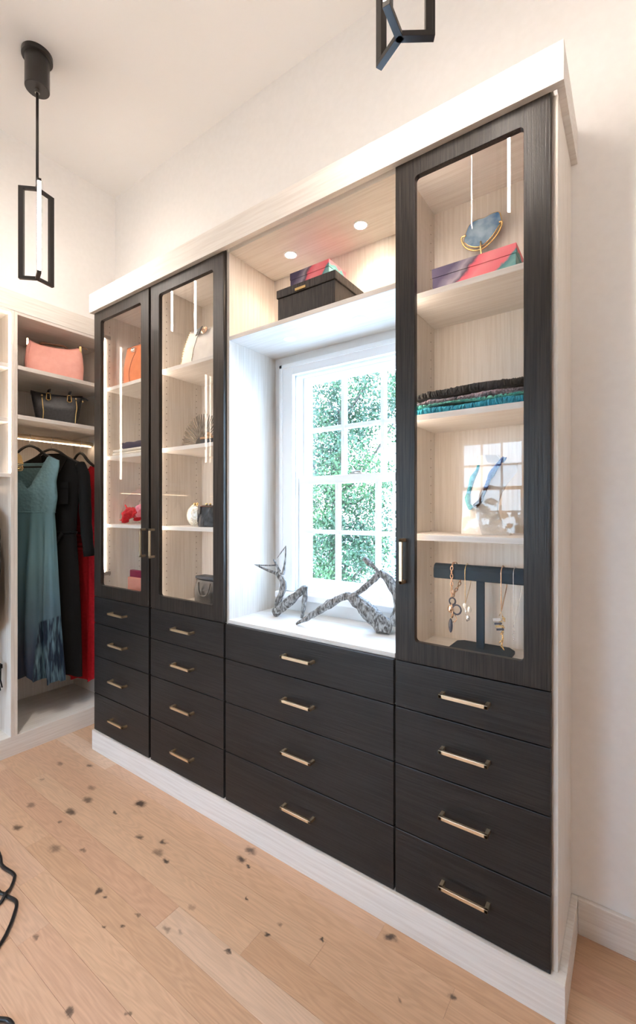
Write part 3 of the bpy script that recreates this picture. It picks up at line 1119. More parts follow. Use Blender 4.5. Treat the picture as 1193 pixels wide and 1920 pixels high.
M['red_jersey'] = fabric('red_jersey', (.33, .004, .010), (.42, .008, .016), (60, 60, 60), bump=.05)
rd = thing('red_dress', 'long red draped dress half hidden by the dark cabinet', 'dress', (-2.9, 1.452, 1.2))
O3 = (-2.9, 1.452, 0)
PH3 = math.radians(14)
garment('dress_body', M['red_jersey'], rd, O3, PH3, [(.230, -.15, .17), (.8, -.14, .165), (1.13, -.125, .15), (1.3, -.14, .165), (1.5, -.15, .175), (1.60, -.13, .155)],
        [(-1, 1.55), (-.55, 1.575), (0, 1.40), (.55, 1.575), (1, 1.55)], [(-1, 1.55), (-.4, 1.56), (.4, 1.56), (1, 1.55)], [(.23, .045), (1.12, .035), (1.4, .045), (1.6, .018)], hem=lambda c: .012 * math.sin(9 * c), folds=8, amp=.5, nz=34, nth=80, seed=12)
a3, n3 = plane(PH3)
b = bmesh.new()
for i in range(6):
    z = 1.06 + i * .028
    add_tube(b, smooth_path([Vector(O3) + a3 * s + n3 * dd + Vector((0, 0, z + dz)) for s, dz, dd in ((-.10, .02, .022), (-.03, .004, .040), (.06, -.01, .042), (.14, .018, .020))], 5), .007, 6)
o = obj('waist_drape', b, M['red_jersey'], rd, smooth=True)

# gold ornament hanging in front of the teal dress
gp = thing('gold_pendant', 'gold jewellery hung over the teal dress beside the closet panel', 'jewellery', (-2.70, 1.03, 1.56))
b = bmesh.new()
add_prism(b, [(-2.71, 1.022, 1.545), (-2.71, 1.052, 1.542), (-2.71, 1.040, 1.590), (-2.71, 1.022, 1.600)], .004, (1, 0, 0))
obj('plate', b, M['gold'], gp, bevel=.001)
b = bmesh.new()
for zz, rr in ((1.531, .016), (1.521, .018), (1.512, .015)):
    add_tube(b, [(-2.708 + .006 * math.sin(t), 1.032 + rr * math.cos(t), zz + .006 * math.sin(t)) for t in [2 * PI * k / 24 for k in range(25)]], .0022, 6, caps=False)
obj('rings', b, M['gold'], gp, smooth=True)
b = bmesh.new()
add_tube(b, [(-2.708, 1.008, 1.605), (-2.708, 1.015, 1.602), (-2.708, 1.026, 1.598)], .0015, 6)
add_tube(b, [(-2.708, 1.030, 1.545), (-2.708, 1.031, 1.536)], .0012, 6)
obj('hook', b, M['gold'], gp, smooth=True)

# grey coat and what hangs under it, second bay; the white and plaid tops are seen mirrored in the glass
M['grey_wool'] = fabric('grey_wool', (.085, .078, .075), (.15, .14, .135), (260, 260, 260), bump=.4)
M['charcoal'] = fabric('charcoal_wool', (.045, .043, .042), (.075, .072, .070), (260, 260, 260), bump=.3)
RB = 1.425


def hung(name, label, cat, m, y, half, zsh, zhem, x=-2.90, ph=.35, sleeves=True, seed=1, folds=5, grp=None, hl=None):
    hanger(hl, x, y, RB, ph, half * .92, zt=RB - .055)
    r = thing(name, label, cat, (x, y, zsh), grp)
    oo = (x, y, 0)
    garment('body', m, r, oo, ph, [(zhem, -half * 1.02, half * 1.02), ((zhem + zsh) / 2, -half, half), (zsh - .10, -half * 1.0, half * 1.0), (zsh, -half * .98, half * .98), (zsh + .09, -half * .45, half * .45)],
            [(-1, zsh - .02), (-.45, zsh + .055), (0, zsh - .03), (.45, zsh + .055), (1, zsh - .02)], [(-1, zsh - .02), (-.4, zsh + .06), (.4, zsh + .06), (1, zsh - .02)], [(zhem, .05), (zsh - .1, .05), (zsh + .06, .02)], folds=folds, amp=.18, nz=20, nth=56, seed=seed)
    if sleeves:
        for sg in (-1, 1):
            sleeve('sleeve', m, r, oo, ph, [(sg * half * .93, zsh - .02, 0), (sg * half * 1.06, zsh - .12, .01), (sg * half * 1.1, zsh - .35, .015), (sg * half * 1.1, zsh - .58, .02)], (.035, .042, .034), .02)
    return r


hung('grey_coat', 'grey wool coat cut off by the left picture edge', 'coat', M['grey_wool'], .87, .175, 1.285, .665, x=-2.885, ph=math.radians(12), seed=5, hl='black hanger carrying the grey coat')
hung('charcoal_trousers', 'charcoal trousers showing below the grey coat', 'trousers', M['charcoal'], .68, .165, 1.27, .485, x=-2.885, ph=math.radians(12), sleeves=False, seed=6, hl='black hanger behind the grey coat')
M['rib_white'] = mat('white_ribbed_knit', (.78, .76, .74), .8)
_t = N(M['rib_white'], 'ShaderNodeTexCoord')
_w = N(M['rib_white'], 'ShaderNodeTexWave', bands_direction='Z')
_w.inputs['Scale'].default_value = 26
L(M['rib_white'], _t.outputs['Object'], _w.inputs['Vector'])
_c = N(M['rib_white'], 'ShaderNodeValToRGB')
_c.color_ramp.elements[0].color = (.45, .43, .42, 1)
_c.color_ramp.elements[1].color = (.85, .83, .81, 1)
_c.color_ramp.elements[1].position = .45
L(M['rib_white'], _w.outputs['Fac'], _c.inputs[0])
L(M['rib_white'], _c.outputs[0], P(M['rib_white']).inputs['Base Color'])
hung('ribbed_sweater', 'white ribbed sweater in the closet, mirrored in the second glass door', 'sweater', M['rib_white'], .36, .16, 1.25, .72, ph=math.radians(22), sleeves=False, seed=7, hl='black hanger carrying the white ribbed sweater')
M['plaid'] = mat('grey_plaid', (.5, .5, .5), .8)
_pm = M['plaid']
_t = N(_pm, 'ShaderNodeTexCoord')
_bk = N(_pm, 'ShaderNodeTexBrick')
_bk.offset = 0
_bk.inputs['Color1'].default_value = (.42, .45, .45, 1)
_bk.inputs['Color2'].default_value = (.48, .50, .50, 1)
_bk.inputs['Mortar'].default_value = (.05, .06, .07, 1)
_bk.inputs['Scale'].default_value = 1.0
_bk.inputs['Mortar Size'].default_value = .006
_bk.inputs['Brick Width'].default_value = .08
_bk.inputs['Row Height'].default_value = .08
_mp = N(_pm, 'ShaderNodeMapping')
_mp.inputs['Rotation'].default_value = (PI / 2, 0, 0)
L(_pm, _t.outputs['Object'], _mp.inputs[0])
L(_pm, _mp.outputs[0], _bk.inputs['Vector'])
L(_pm, _bk.outputs['Color'], P(_pm).inputs['Base Color'])
hung('plaid_shirt', 'grey plaid shirt in the closet, mirrored in the second glass door', 'shirt', M['plaid'], .09, .18, 1.28, .55, ph=math.radians(30), seed=9, hl='black hanger carrying the grey plaid shirt')
# black fringed bag low in the second bay, at the very edge of the picture
b = bmesh.new()
for i in range(9):
    yy = .873 + i * .009
    add_tube(b, [(-2.72 + .004 * (i % 3), yy, .47), (-2.72, yy + .002, .40), (-2.715 + .004 * (i % 2), yy + .001 * i, .335 + .012 * (i % 3))], .0042, 6)
add_box(b, -2.735, -2.70, .868, .95, .465, .485)
tag(obj('fringed_scarf', b, M['black_crepe'], smooth=False), 'black fringed scarf end below the grey coat', 'scarf')

# ------------------------------------------------------------------ handbags
def superellipse(n, rx, ry, e):
    out = []
    for k in range(n):
        t = 2 * PI * k / n
        c, s = math.cos(t), math.sin(t)
        out.append((rx * abs(c) ** e * (1 if c >= 0 else -1), ry * abs(s) ** e * (1 if s >= 0 else -1)))
    return out


def bag_body(b, c, axis, z0, z1, wid, dep, e=.35, nz=14, n=44, dip=0.0, lean=0.0, cap=True, bulge=0.0):
    """loft: wid/dep [(t, half size)], axis = angle of the bag's width"""
    ax = Vector((math.cos(axis), math.sin(axis), 0))
    ny = Vector((math.sin(axis), -math.cos(axis), 0))
    rows = []
    for i in range(nz + 1):
        t = i / nz
        rx, ry = interp(wid, t), interp(dep, t)
        ring = []
        for x, y in superellipse(n, rx, ry, e):
            u = x / rx
            z = z0 + (z1 - z0) * t - dip * t ** 3 * (1 - min(1, abs(u)) ** 3)
            y2 = y * (1 + bulge * (1 - u * u) * math.sin(PI * t))
            q = Vector(c) + ax * (x + lean * t) + ny * y2
            ring.append(b.verts.new((q.x, q.y, z)))
        rows.append(ring)
    for i in range(nz):
        for k in range(n):
            b.faces.new((rows[i][k], rows[i][(k + 1) % n], rows[i + 1][(k + 1) % n], rows[i + 1][k]))
    b.faces.new(list(reversed(rows[0])))
    if cap:
        ins = [b.verts.new(Vector(v.co) * 1.0 - Vector((0, 0, .018))) for v in rows[-1]]
        for k in range(n):
            b.faces.new((rows[-1][k], rows[-1][(k + 1) % n], ins[(k + 1) % n], ins[k]))
        b.faces.new(ins)


def studs(pts, r, n=(0, -1, 0)):
    b = bmesh.new()
    for p in pts:
        add_ball(b, p, r, seg=6, ring=4)
    return b


M['pink_leather'] = noise_mat('pink_leather', (.86, .40, .33), (.90, .45, .37), (30, 30, 30), rough=.5, bump=.03)
M['brown_leather'] = mat('brown_leather', (.12, .045, .018), .5)
sh = 2.0642
BAG = -math.radians(24)
pb = thing('pink_handbag', 'pink leather handbag with brown strap on the closet top shelf', 'handbag', (-2.79, 1.235, sh))
b = bmesh.new()
bag_body(b, (-2.79, 1.243, 0), PI / 2, sh, 2.275, [(0, .146), (.35, .150), (.7, .145), (1, .134)], [(0, .055), (.5, .060), (1, .030)], dip=.030, nz=16, n=56)
obj('bag_body', b, M['pink_leather'], pb, smooth=True)
b = bmesh.new()
add_tube(b, smooth_path([(-2.775, 1.155, 2.242), (-2.770, 1.18, 2.262), (-2.768, 1.235, 2.262), (-2.770, 1.29, 2.262), (-2.775, 1.315, 2.240)], 5), .0075, 8, flat=.6)
obj('strap', b, M['brown_leather'], pb, smooth=True)
for yy in (1.108, 1.374):
    b = bx((-2.772, -2.760, yy - .006, yy + .006, 2.235, 2.277))
    obj('clip', b, M['gold'], pb, bevel=.001)
b = bmesh.new()
add_tube(b, [(-2.775, 1.360, 2.270), (-2.765, 1.386, 2.276), (-2.755, 1.41, 2.262)], .003, 6)
obj('strap_end', b, M['brown_leather'], pb, smooth=True)
b = bmesh.new()
add_tube(b, smooth_path([(-2.7265, 1.108, sh + .003), (-2.7235, 1.110, 2.14), (-2.742, 1.118, 2.21), (-2.757, 1.124, 2.262)], 5), .002, 6)
obj('piping', b, M['pink_leather'], pb, smooth=True)
pb.rotation_euler = (0, 0, BAG)
pb.location.x = -2.795
pb.location.y = 1.243

M['black_leather'] = noise_mat('black_leather', (.010, .009, .010), (.022, .020, .022), (90, 90, 90), rough=.42, bump=.08)
sh2 = 1.8012
kb = thing('black_handbag', 'black leather handbag with gold buckles and zips on the second shelf', 'handbag', (-2.79, 1.262, sh2))
b = bmesh.new()
bag_body(b, (-2.79, 1.266, 0), PI / 2, sh2, 1.985, [(0, .104), (.3, .114), (.7, .126), (1, .134)], [(0, .055), (.5, .055), (1, .028)], dip=.012, nz=14, n=52)
obj('bag_body', b, M['black_leather'], kb, smooth=True)
for yy in (1.222, 1.328):
    b = bmesh.new()
    for q in (-.011, .011):
        add_tube(b, [(-2.738, yy + q * .8, 1.972), (-2.733, yy + q, 1.935)], .0028, 6)
    add_tube(b, [(-2.738, yy - .009, 1.972), (-2.738, yy + .009, 1.972)], .0028, 6)
    add_tube(b, [(-2.733, yy - .011, 1.935), (-2.731, yy, 1.930), (-2.733, yy + .011, 1.935)], .0028, 6)
    obj('buckle', b, M['gold'], kb, smooth=True)
    b = bmesh.new()
    add_tube(b, smooth_path([(-2.742, yy, 1.945), (-2.745, yy, 1.985), (-2.768, yy + .004, 2.000), (-2.79, yy, 1.985)], 5), .010, 8, flat=.35)
    obj('handle_tab', b, M['black_leather'], kb, smooth=True)
for yy, d in ((1.190, -1), (1.362, 1)):
    b = bmesh.new()
    add_tube(b, smooth_path([(-2.735, yy, 1.945), (-2.729, yy + .004, 1.90), (-2.727, yy + .003 - d * .004, 1.86), (-2.7325, yy - d * .004, 1.806)], 5), .0032, 6)
    add_ball(b, (-2.736, yy, 1.955), .006)
    obj('zip', b, M['gold'], kb, smooth=True)
b = bmesh.new()
add_tube(b, [(-2.77, 1.392, 1.976), (-2.758, 1.418, 1.966), (-2.753, 1.427, 1.955)], .005, 6)
obj('side_tassel', b, M['black_leather'], kb, smooth=True)
b = bmesh.new()
add_ball(b, (-2.765, 1.398, 1.950), .007)
obj('side_ring', b, M['gold'], kb, smooth=True)
kb.rotation_euler = (0, 0, BAG)
kb.location.x = -2.80

M['orange_leather'] = noise_mat('orange_leather', (.66, .17, .045), (.74, .22, .07), (25, 25, 25), rough=.5, bump=.04)
M['orange_edge'] = mat('orange_edge', (.30, .06, .02), .6)
zs = 1.9662
ob = thing('orange_handbag', 'orange studded handbag on the top shelf behind the far glass door', 'handbag', (-2.12, 1.41, zs))
b = bmesh.new()
bag_body(b, (-2.115, 1.41, 0), 0, zs, 2.182, [(0, .158), (.5, .158), (1, .156)], [(0, .048), (.5, .045), (1, .022)], dip=.006, e=.16)
obj('bag_body', b, M['orange_leather'], ob, smooth=True)
o = obj('studs', studs([(-2.260 + .004 * t, 1.3605 + .026 * t * t, zs + .008 + .198 * t) for t in [k / 17 for k in range(18)]], .0030), M['rose_gold'], ob)
o['kind'] = 'stuff'
b = bmesh.new()
add_tube(b, smooth_path([(-2.196, 1.359, zs + .004), (-2.196, 1.356, zs + .06), (-2.182, 1.362, zs + .12), (-2.168, 1.378, zs + .175)], 5), .0016, 6)
obj('seam', b, M['orange_edge'], ob, smooth=True)
b = bmesh.new()
add_box(b, -2.198, -2.168, 1.370, 1.384, zs + .172, zs + .196)
for q in (-.022, -.006, .012):
    add_ball(b, (-2.180 + q * .6, 1.370, zs + .184 + .004 * math.sin(q * 300)), .006, seg=8, ring=6)
obj('clasp', b, M['silver'], ob, bevel=.001)

M['white_leather'] = noise_mat('white_leather', (.76, .70, .64), (.82, .77, .71), (25, 25, 25), rough=.5, bump=.04)
M['grey_tab'] = mat('grey_leather_tab', (.10, .085, .07), .6)
wb = thing('white_handbag', 'white studded handbag with a grey tab behind the second glass door', 'handbag', (-1.63, 1.40, zs))
b = bmesh.new()
bag_body(b, (-1.625, 1.395, 0), 0, zs, 2.150, [(0, .142), (.4, .130), (.8, .112), (1, .104)], [(0, .046), (.5, .042), (1, .016)], dip=.020, e=.28)
obj('bag_body', b, M['white_leather'], wb, smooth=True)
o = obj('studs', studs([(-1.752 + .033 * t, 1.3485 + .030 * t * t, zs + .010 + .168 * t) for t in [k / 15 for k in range(16)]] + [(-1.672 + .028 * t + .004 * math.sin(k), 1.3475 + .030 * t * t, zs + .03 + .12 * t) for k, t in enumerate([q / 13 for q in range(14)])], .0028), M['gold'], wb)
o['kind'] = 'stuff'
b = bmesh.new()
add_tube(b, smooth_path([(-1.676, 1.348, zs + .004), (-1.660, 1.346, zs + .06), (-1.640, 1.352, zs + .12), (-1.630, 1.369, zs + .165)], 5), .0014, 6)
obj('seam', b, M['grey_tab'], wb, smooth=True)
b = bmesh.new()
add_prism(b, [(-1.660, 1.362, zs + .135), (-1.632, 1.362, zs + .142), (-1.624, 1.373, zs + .178), (-1.652, 1.373, zs + .170)], .005, (0, -1, 0))
tb = obj('tab', b, M['grey_tab'], wb, bevel=.001)
obj('tab_studs', studs([(-1.652, 1.358, zs + .150), (-1.641, 1.358, zs + .153), (-1.636, 1.364, zs + .166), (-1.648, 1.364, zs + .163)], .0035), M['silver'], tb)
b = bmesh.new()
for k in range(3):
    add_tube(b, [(-1.603 + (.018 - .003 * k) * math.cos(t), 1.362 - .002 * k + .004 * math.sin(t), zs + .150 + (.014 - .003 * k) * math.sin(t)) for t in [2 * PI * q / 24 for q in range(25)]], .003, 6, caps=False)
obj('ring', b, M['rose_gold'], wb, smooth=True)

# ------------------------------------------------------------------ far cabinet, lower shelves
zt2, zt3 = 1.5887, 1.2167
M['cream_knit'] = fabric('cream_knit', (.74, .66, .55), (.80, .73, .63), (200, 200, 200))
M['navy_knit'] = fabric('navy_knit', (.035, .03, .065), (.06, .05, .10), (200, 200, 200))
b = bx((-2.328, -2.02, 1.335, 1.52, zt2, zt2 + .015), (-2.325, -2.02, 1.337, 1.52, zt2 + .0155, zt2 + .032))
tag(obj('folded_sweater', b, M['cream_knit'], bevel=.007), 'folded cream sweater under the navy one, far glass cabinet', 'sweater')
b = bmesh.new()
add_tube(b, smooth_path([(-2.283, 1.385, zt2 + .047), (-2.24, 1.38, zt2 + .0465), (-2.15, 1.385, zt2 + .0465), (-2.05, 1.39, zt2 + .047)], 6), [.013 + .001 * math.sin(i) for i in range(19)], 12, flat=2.4)
tag(obj('rolled_scarf', b, M['navy_knit'], smooth=True), 'rolled navy scarf lying on the folded cream sweater', 'scarf')

# red flower headpiece with sheer pink net
M['red_petal'] = fabric('red_silk_petal', (.62, .02, .03), (.75, .04, .05), (60, 60, 60), rough=.6)
M['pink_petal'] = fabric('pink_silk_petal', (.80, .25, .32), (.88, .38, .42), (60, 60, 60), rough=.6)
net = bpy.data.materials.new('sheer_pink_net')
net.use_nodes = True
_p = net.node_tree.nodes['Principled BSDF']
_p.inputs['Base Color'].default_value = (.80, .45, .47, 1)
_p.inputs['Alpha'].default_value = .24
_p.inputs['Roughness'].default_value = .7
fl_ = thing('flower_headpiece', 'red and pink fabric flower headpiece with sheer net on the third shelf', 'headpiece', (-2.22, 1.41, zt3))


def petals(c, n, R, seed, sz):
    b = bmesh.new()
    r = random.Random(seed)
    for i in range(n):
        a = 2 * PI * i / n + r.uniform(-.2, .2)
        el = r.uniform(.0, 1.3)
        d = Vector((math.cos(a) * math.cos(el), math.sin(a) * math.cos(el) * .7, math.sin(el)))
        u = d.orthogonal().normalized()
        w = d.cross(u)
        g = []
        for j in range(5):
            rowp = []
            for k in range(7):
                s = (k - 3) / 3
                t = j / 4
                wid = sz * (.35 + .75 * math.sin(PI * min(.95, .15 + .6 * t)))
                q = Vector(c) + d * (R * .25 + R * .8 * t) + u * (s * wid) + w * (.22 * sz * math.sin(3.1 * s + i) * t + .3 * sz * s * s)
                q.z = max(q.z, zt3 + .001)
                rowp.append(b.verts.new(q))
            g.append(rowp)
        for j in range(4):
            for k in range(6):
                b.faces.new((g[j][k], g[j][k + 1], g[j + 1][k + 1], g[j + 1][k]))
    return b


obj('red_petals', petals((-2.243, 1.40, zt3 + .028), 17, .062, 3, .026), M['red_petal'], fl_, smooth=True, solid=.0012)
obj('pink_petals', petals((-2.165, 1.43, zt3 + .05), 15, .062, 9, .030), M['pink_petal'], fl_, smooth=True, solid=.0012)
b = bmesh.new()
for i in range(13):
    t0 = PI * i / 12
    ring = []
g = []
for i in range(15):
    a = -.12 + (PI * .62) * i / 14
    rowp = []
    for k in range(9):
        w_ = (k - 4) / 4
        rr = .19 + .012 * math.sin(i * 1.3 + k * .9)
        rowp.append(b.verts.new((-2.125 - rr * math.cos(a) * (1 - .06 * w_ * w_), 1.42 + .05 * w_, zt3 + .028 + .17 * math.sin(max(a, 0)) * (1 - .10 * w_ * w_))))
    g.append(rowp)
for i in range(14):
    for k in range(8):
        b.faces.new((g[i][k], g[i][k + 1], g[i + 1][k + 1], g[i + 1][k]))
obj('sheer_net', b, net, fl_, smooth=True)
b = bmesh.new()
add_tube(b, smooth_path([(-2.305, 1.40, zt3 + .105), (-2.29, 1.40, zt3 + .09), (-2.285, 1.40, zt3 + .07), (-2.268, 1.40, zt3 + .055), (-2.25, 1.40, zt3 + .04)], 4), .004, 6)
obj('stem', b, M['red_petal'], fl_, smooth=True)

M['salmon'] = mat('salmon_leather', (.62, .25, .18), .45)
M['maroon'] = mat('maroon_leather', (.20, .004, .045), .45)
tag(obj('clutch_bag', bx((-2.204, -2.00, 1.352, 1.368, ZFL, .938)), M['salmon'], bevel=.003), 'salmon flat clutch standing in front of the maroon one', 'clutch')
tag(obj('clutch_bag', bx((-2.222, -2.00, 1.376, 1.396, ZFL, .972)), M['maroon'], bevel=.003), 'maroon flat clutch standing behind the salmon one', 'clutch')

# ------------------------------------------------------------------ second cabinet, lower shelves
M['fan'] = noise_mat('taupe_fan', (.085, .068, .052), (.17, .14, .11), (60, 60, 60), rough=.6)
fr = thing('pleated_fan', 'dark taupe pleated fan standing behind the second glass door', 'fan', (-1.69, 1.40, zt2))
b = bmesh.new()
nb = 84
c0 = Vector((-1.685, 1.42, zt2 + .018))
ri, ro = .030, .148
for i in range(nb + 1):
    a = PI * 1.06 * i / nb - .03 * PI
    d = Vector((math.cos(a), 0, math.sin(a)))
    w = Vector((-math.sin(a), 0, math.cos(a)))
    off = Vector((0, .006 * math.sin(i * 1.9), 0))
    rl = ro * (1 - .03 * ((i * 7) % 5) / 4)
    q = [c0 + d * ri - w * .0005, c0 + d * rl - w * .0017, c0 + d * rl + w * .0017, c0 + d * ri + w * .0004]
    for p in q:
        p.z = max(p.z, zt2 + .0005)
    add_prism(b, [p + off for p in q], .0012, (0, 1, 0))
o = obj('fan_blades', b, M['fan'], fr)
o['kind'] = 'stuff'
b = bmesh.new()
add_prism(b, [(c0.x + .034 * math.cos(PI * k / 14), 1.405, zt2 + .001 + .050 * math.sin(PI * k / 14)) for k in range(15)], .025, (0, 1, 0))
obj('fan_core', b, M['charcoal'], fr)
M['navy_box'] = mat('navy_cloth', (.02, .03, .045), .6)
M['tan_wood'] = noise_mat('tan_wood', (.45, .25, .12), (.58, .35, .18), (10, 90, 90), rough=.5)
bkx = thing('trinket_box', 'small navy box with a wooden lid and ball knob beside the fan', 'box', (-1.53, 1.35, zt2))
obj('box_body', bx((-1.580, -1.48, 1.322, 1.375, zt2, zt2 + .020)), M['navy_box'], bkx, bevel=.001)
ld = obj('lid', bx((-1.582, -1.478, 1.320, 1.377, zt2 + .0205, zt2 + .030)), M['tan_wood'], bkx, bevel=.001)
b = bmesh.new()
add_ball(b, (-1.553, 1.346, zt2 + .042), .0125)
obj('knob', b, M['tan_wood'], ld, smooth=True)

M['sequin'] = noise_mat('sequined_cloth', (.55, .50, .38), (.86, .86, .84), (170, 170, 170), rough=.3, metal=.35, bump=.8, detail=1)
cl = thing('round_clutch', 'round white and gold sequined clutch on the third shelf', 'clutch', (-1.71, 1.40, zt3))
b = bmesh.new()
add_ball(b, (-1.709, 1.395, zt3 + .0505), .05, .98, .55, 1.0, 28, 20)
obj('clutch_body', b, M['sequin'], cl, smooth=True)
b = bmesh.new()
add_tube(b, [(-1.709 + .0505 * math.cos(t), 1.395, zt3 + .051 + .0505 * math.sin(t)) for t in [PI * (.12 + 1.26 * k / 24) for k in range(25)]], .0022, 6)
for q in (-.006, .006):
    add_ball(b, (-1.700 + q, 1.395 + q * .5, zt3 + .106), .006)
obj('clasp_frame', b, M['gold'], cl, smooth=True)
M['patch'] = noise_mat('dark_patchwork', (.012, .014, .018), (.06, .065, .075), (40, 40, 40), rough=.6, bump=.6)
b = bmesh.new()
pz0 = zt3
rows = []
for i in range(12):
    t = i / 11
    ring = []
    for kk in range(40):
        a = 2 * PI * kk / 40
        r = .058 * (1 + .06 * mnoise.noise(Vector((3 * math.cos(a), 3 * math.sin(a), 5 * t)))) * (1 - .05 * t)
        ring.append(b.verts.new((-1.583 + 1.1 * r * math.cos(a), 1.385 + .85 * r * math.sin(a), pz0 + .098 * t)))
    rows.append(ring)
for i in range(11):
    for kk in range(40):
        b.faces.new((rows[i][kk], rows[i][(kk + 1) % 40], rows[i + 1][(kk + 1) % 40], rows[i + 1][kk]))
b.faces.new(list(reversed(rows[0])))
b.faces.new(rows[-1])
pc = thing('patchwork_pouch', 'dark patchwork leather pouch in front of the round clutch', 'pouch', (-1.583, 1.385, zt3))
obj('pouch_body', b, M['patch'], pc)
b = bmesh.new()
rr_ = random.Random(4)
for i in range(9):
    a = -PI / 2 + (i - 4) * .32
    zc_ = pz0 + .02 + .018 * (i % 4)
    rr = .0605
    pts = [(-1.583 + 1.1 * rr * math.cos(a + da), 1.385 + .85 * rr * math.sin(a + da), zc_ + dz) for da, dz in ((-.16, -.012), (.14, -.016), (.18, .018), (-.12, .022))]
    add_prism(b, pts, .003, (math.cos(a), math.sin(a), 0))
obj('patches', b, M['patch'], pc)
b = bmesh.new()
add_tube(b, [(-1.583 + 1.1 * .058 * math.cos(t), 1.385 + .85 * .058 * math.sin(t), pz0 + .093) for t in [2 * PI * k / 36 for k in range(37)]], .004, 6, caps=False)
obj('rim', b, M['brown_leather'], pc, smooth=True)
b = bmesh.new()
for q in (-.012, .012):
    add_ball(b, (-1.60 + q, 1.385, pz0 + .103), .006)
obj('clasp', b, M['gold'], pc, smooth=True)

M['grey_leather'] = noise_mat('dark_grey_leather', (.022, .020, .020), (.045, .042, .040), (60, 60, 60), rough=.5, bump=.1)
gb = thing('grey_handbag', 'dark grey handbag on the cabinet floor behind the second glass door', 'handbag', (-1.60, 1.43, ZFL))
b = bmesh.new()
bag_body(b, (-1.585, 1.43, 0), 0, ZFL, .975, [(0, .122), (.6, .130), (1, .128)], [(0, .05), (.6, .045), (1, .022)], dip=.01, e=.3)
obj('bag_body', b, M['grey_leather'], gb, smooth=True)
b = bmesh.new()
add_tube(b, smooth_path([(-1.668, 1.383, .955), (-1.660, 1.378, .915), (-1.640, 1.377, .895), (-1.60, 1.376, .905), (-1.58, 1.378, .955)], 6), .0045, 6, flat=.5)
obj('strap', b, M['grey_tab'], gb, smooth=True)
obj('top_band', bx((-1.712, -1.458, 1.400, 1.459, .966, .980)), M['navy_box'], gb, bevel=.003)

# ------------------------------------------------------------------ niche: boxes and driftwood figures
zsh = 2.0112
M['wc1'] = watercolor('watercolour_paper_small', -.095, .095, 0, .107)
M['black_weave'] = noise_mat('black_grasscloth', (.010, .008, .008), (.06, .05, .045), (330, 330, 14), rough=.6, bump=.6, lo=.4, hi=.68)
lb = thing('lidded_box', 'black grasscloth box with lid and gold pull on the niche shelf', 'box', (-1.003, 1.44, zsh))
obj('box_body', bx((-1.137, -.870, 1.333, 1.535, zsh, zsh + .106)), M['black_weave'], lb, bevel=.002)
ld = obj('lid', bx((-1.141, -.866, 1.329, 1.539, zsh + .1075, zsh + .139)), M['black_weave'], lb, bevel=.002)
obj('pull', bx((-1.045, -.995, 1.323, 1.3295, zsh + .110, zsh + .120)), M['gold'], ld, bevel=.001)
wbx = thing('watercolour_box', 'watercolour-patterned box on top of the black lidded box', 'box', (-1.046, 1.47, zsh + .1395))
obj('box_body', bx((-1.140, -.951, 1.415, 1.536, zsh + .1395, zsh + .215)), M['wc1'], wbx, bevel=.001)
obj('lid', bx((-1.1415, -.9495, 1.4135, 1.5375, zsh + .2155, zsh + .243)), M['wc1'], wbx, bevel=.001)

M['driftwood'] = noise_mat('driftwood', (.085, .078, .072), (.40, .39, .38), (150, 150, 50), rough=.9, bump=1.0, lo=.38, hi=.62, detail=6)
_b = M['driftwood'].node_tree.nodes['Bump']
_b.inputs['Distance'].default_value = .006


def driftwood(name, label, limbs, base):
    r = thing(name, label, 'sculpture', base)
    for nm, pts, rad in limbs:
        b = bmesh.new()
        path = smooth_path(pts, 6)
        rr = [interp([(i / (len(rad) - 1), v) for i, v in enumerate(rad)], k / (len(path) - 1)) for k in range(len(path))]
        add_tube(b, path, rr, 12, rough=.35)
        for v in b.verts:
            v.co.z = max(v.co.z, ZFL + .0035)
        obj(nm, b, M['driftwood'], r, smooth=False)
    return r


driftwood('driftwood_figure', 'small driftwood figure sitting with raised arms, left on the niche counter',
          [('thigh', [(-1.252, 1.440, .858), (-1.236, 1.445, .866), (-1.181, 1.462, .910), (-1.125, 1.480, .962), (-1.112, 1.484, .972)], [.014, .021, .020, .013, .009]),
           ('shin', [(-1.113, 1.484, .975), (-1.117, 1.482, .92), (-1.129, 1.478, .842)], [.009, .011, .006]),
           ('torso', [(-1.240, 1.444, .872), (-1.232, 1.446, .905), (-1.212, 1.453, .955), (-1.211, 1.453, .992), (-1.228, 1.447, 1.020), (-1.237, 1.445, 1.028)], [.010, .013, .013, .014, .012, .007]),
           ('arm', [(-1.236, 1.445, 1.022), (-1.289, 1.429, 1.040), (-1.338, 1.414, 1.058)], [.007, .005, .002]),
           ('forearm', [(-1.334, 1.415, 1.057), (-1.29, 1.428, 1.0555), (-1.240, 1.444, 1.059)], [.002, .003, .003]),
           ('head', [(-1.252, 1.440, 1.083), (-1.240, 1.444, 1.060), (-1.224, 1.449, 1.032)], [.003, .005, .006]),
           ('arm', [(-1.212, 1.453, 1.020), (-1.204, 1.455, 1.06), (-1.199, 1.456, 1.100), (-1.199, 1.457, 1.142)], [.008, .004, .003, .002]),
           ('forearm', [(-1.199, 1.457, 1.140), (-1.215, 1.451, 1.118), (-1.237, 1.445, 1.088)], [.002, .002, .001])],
          (-1.2, 1.455, ZFL + .003))
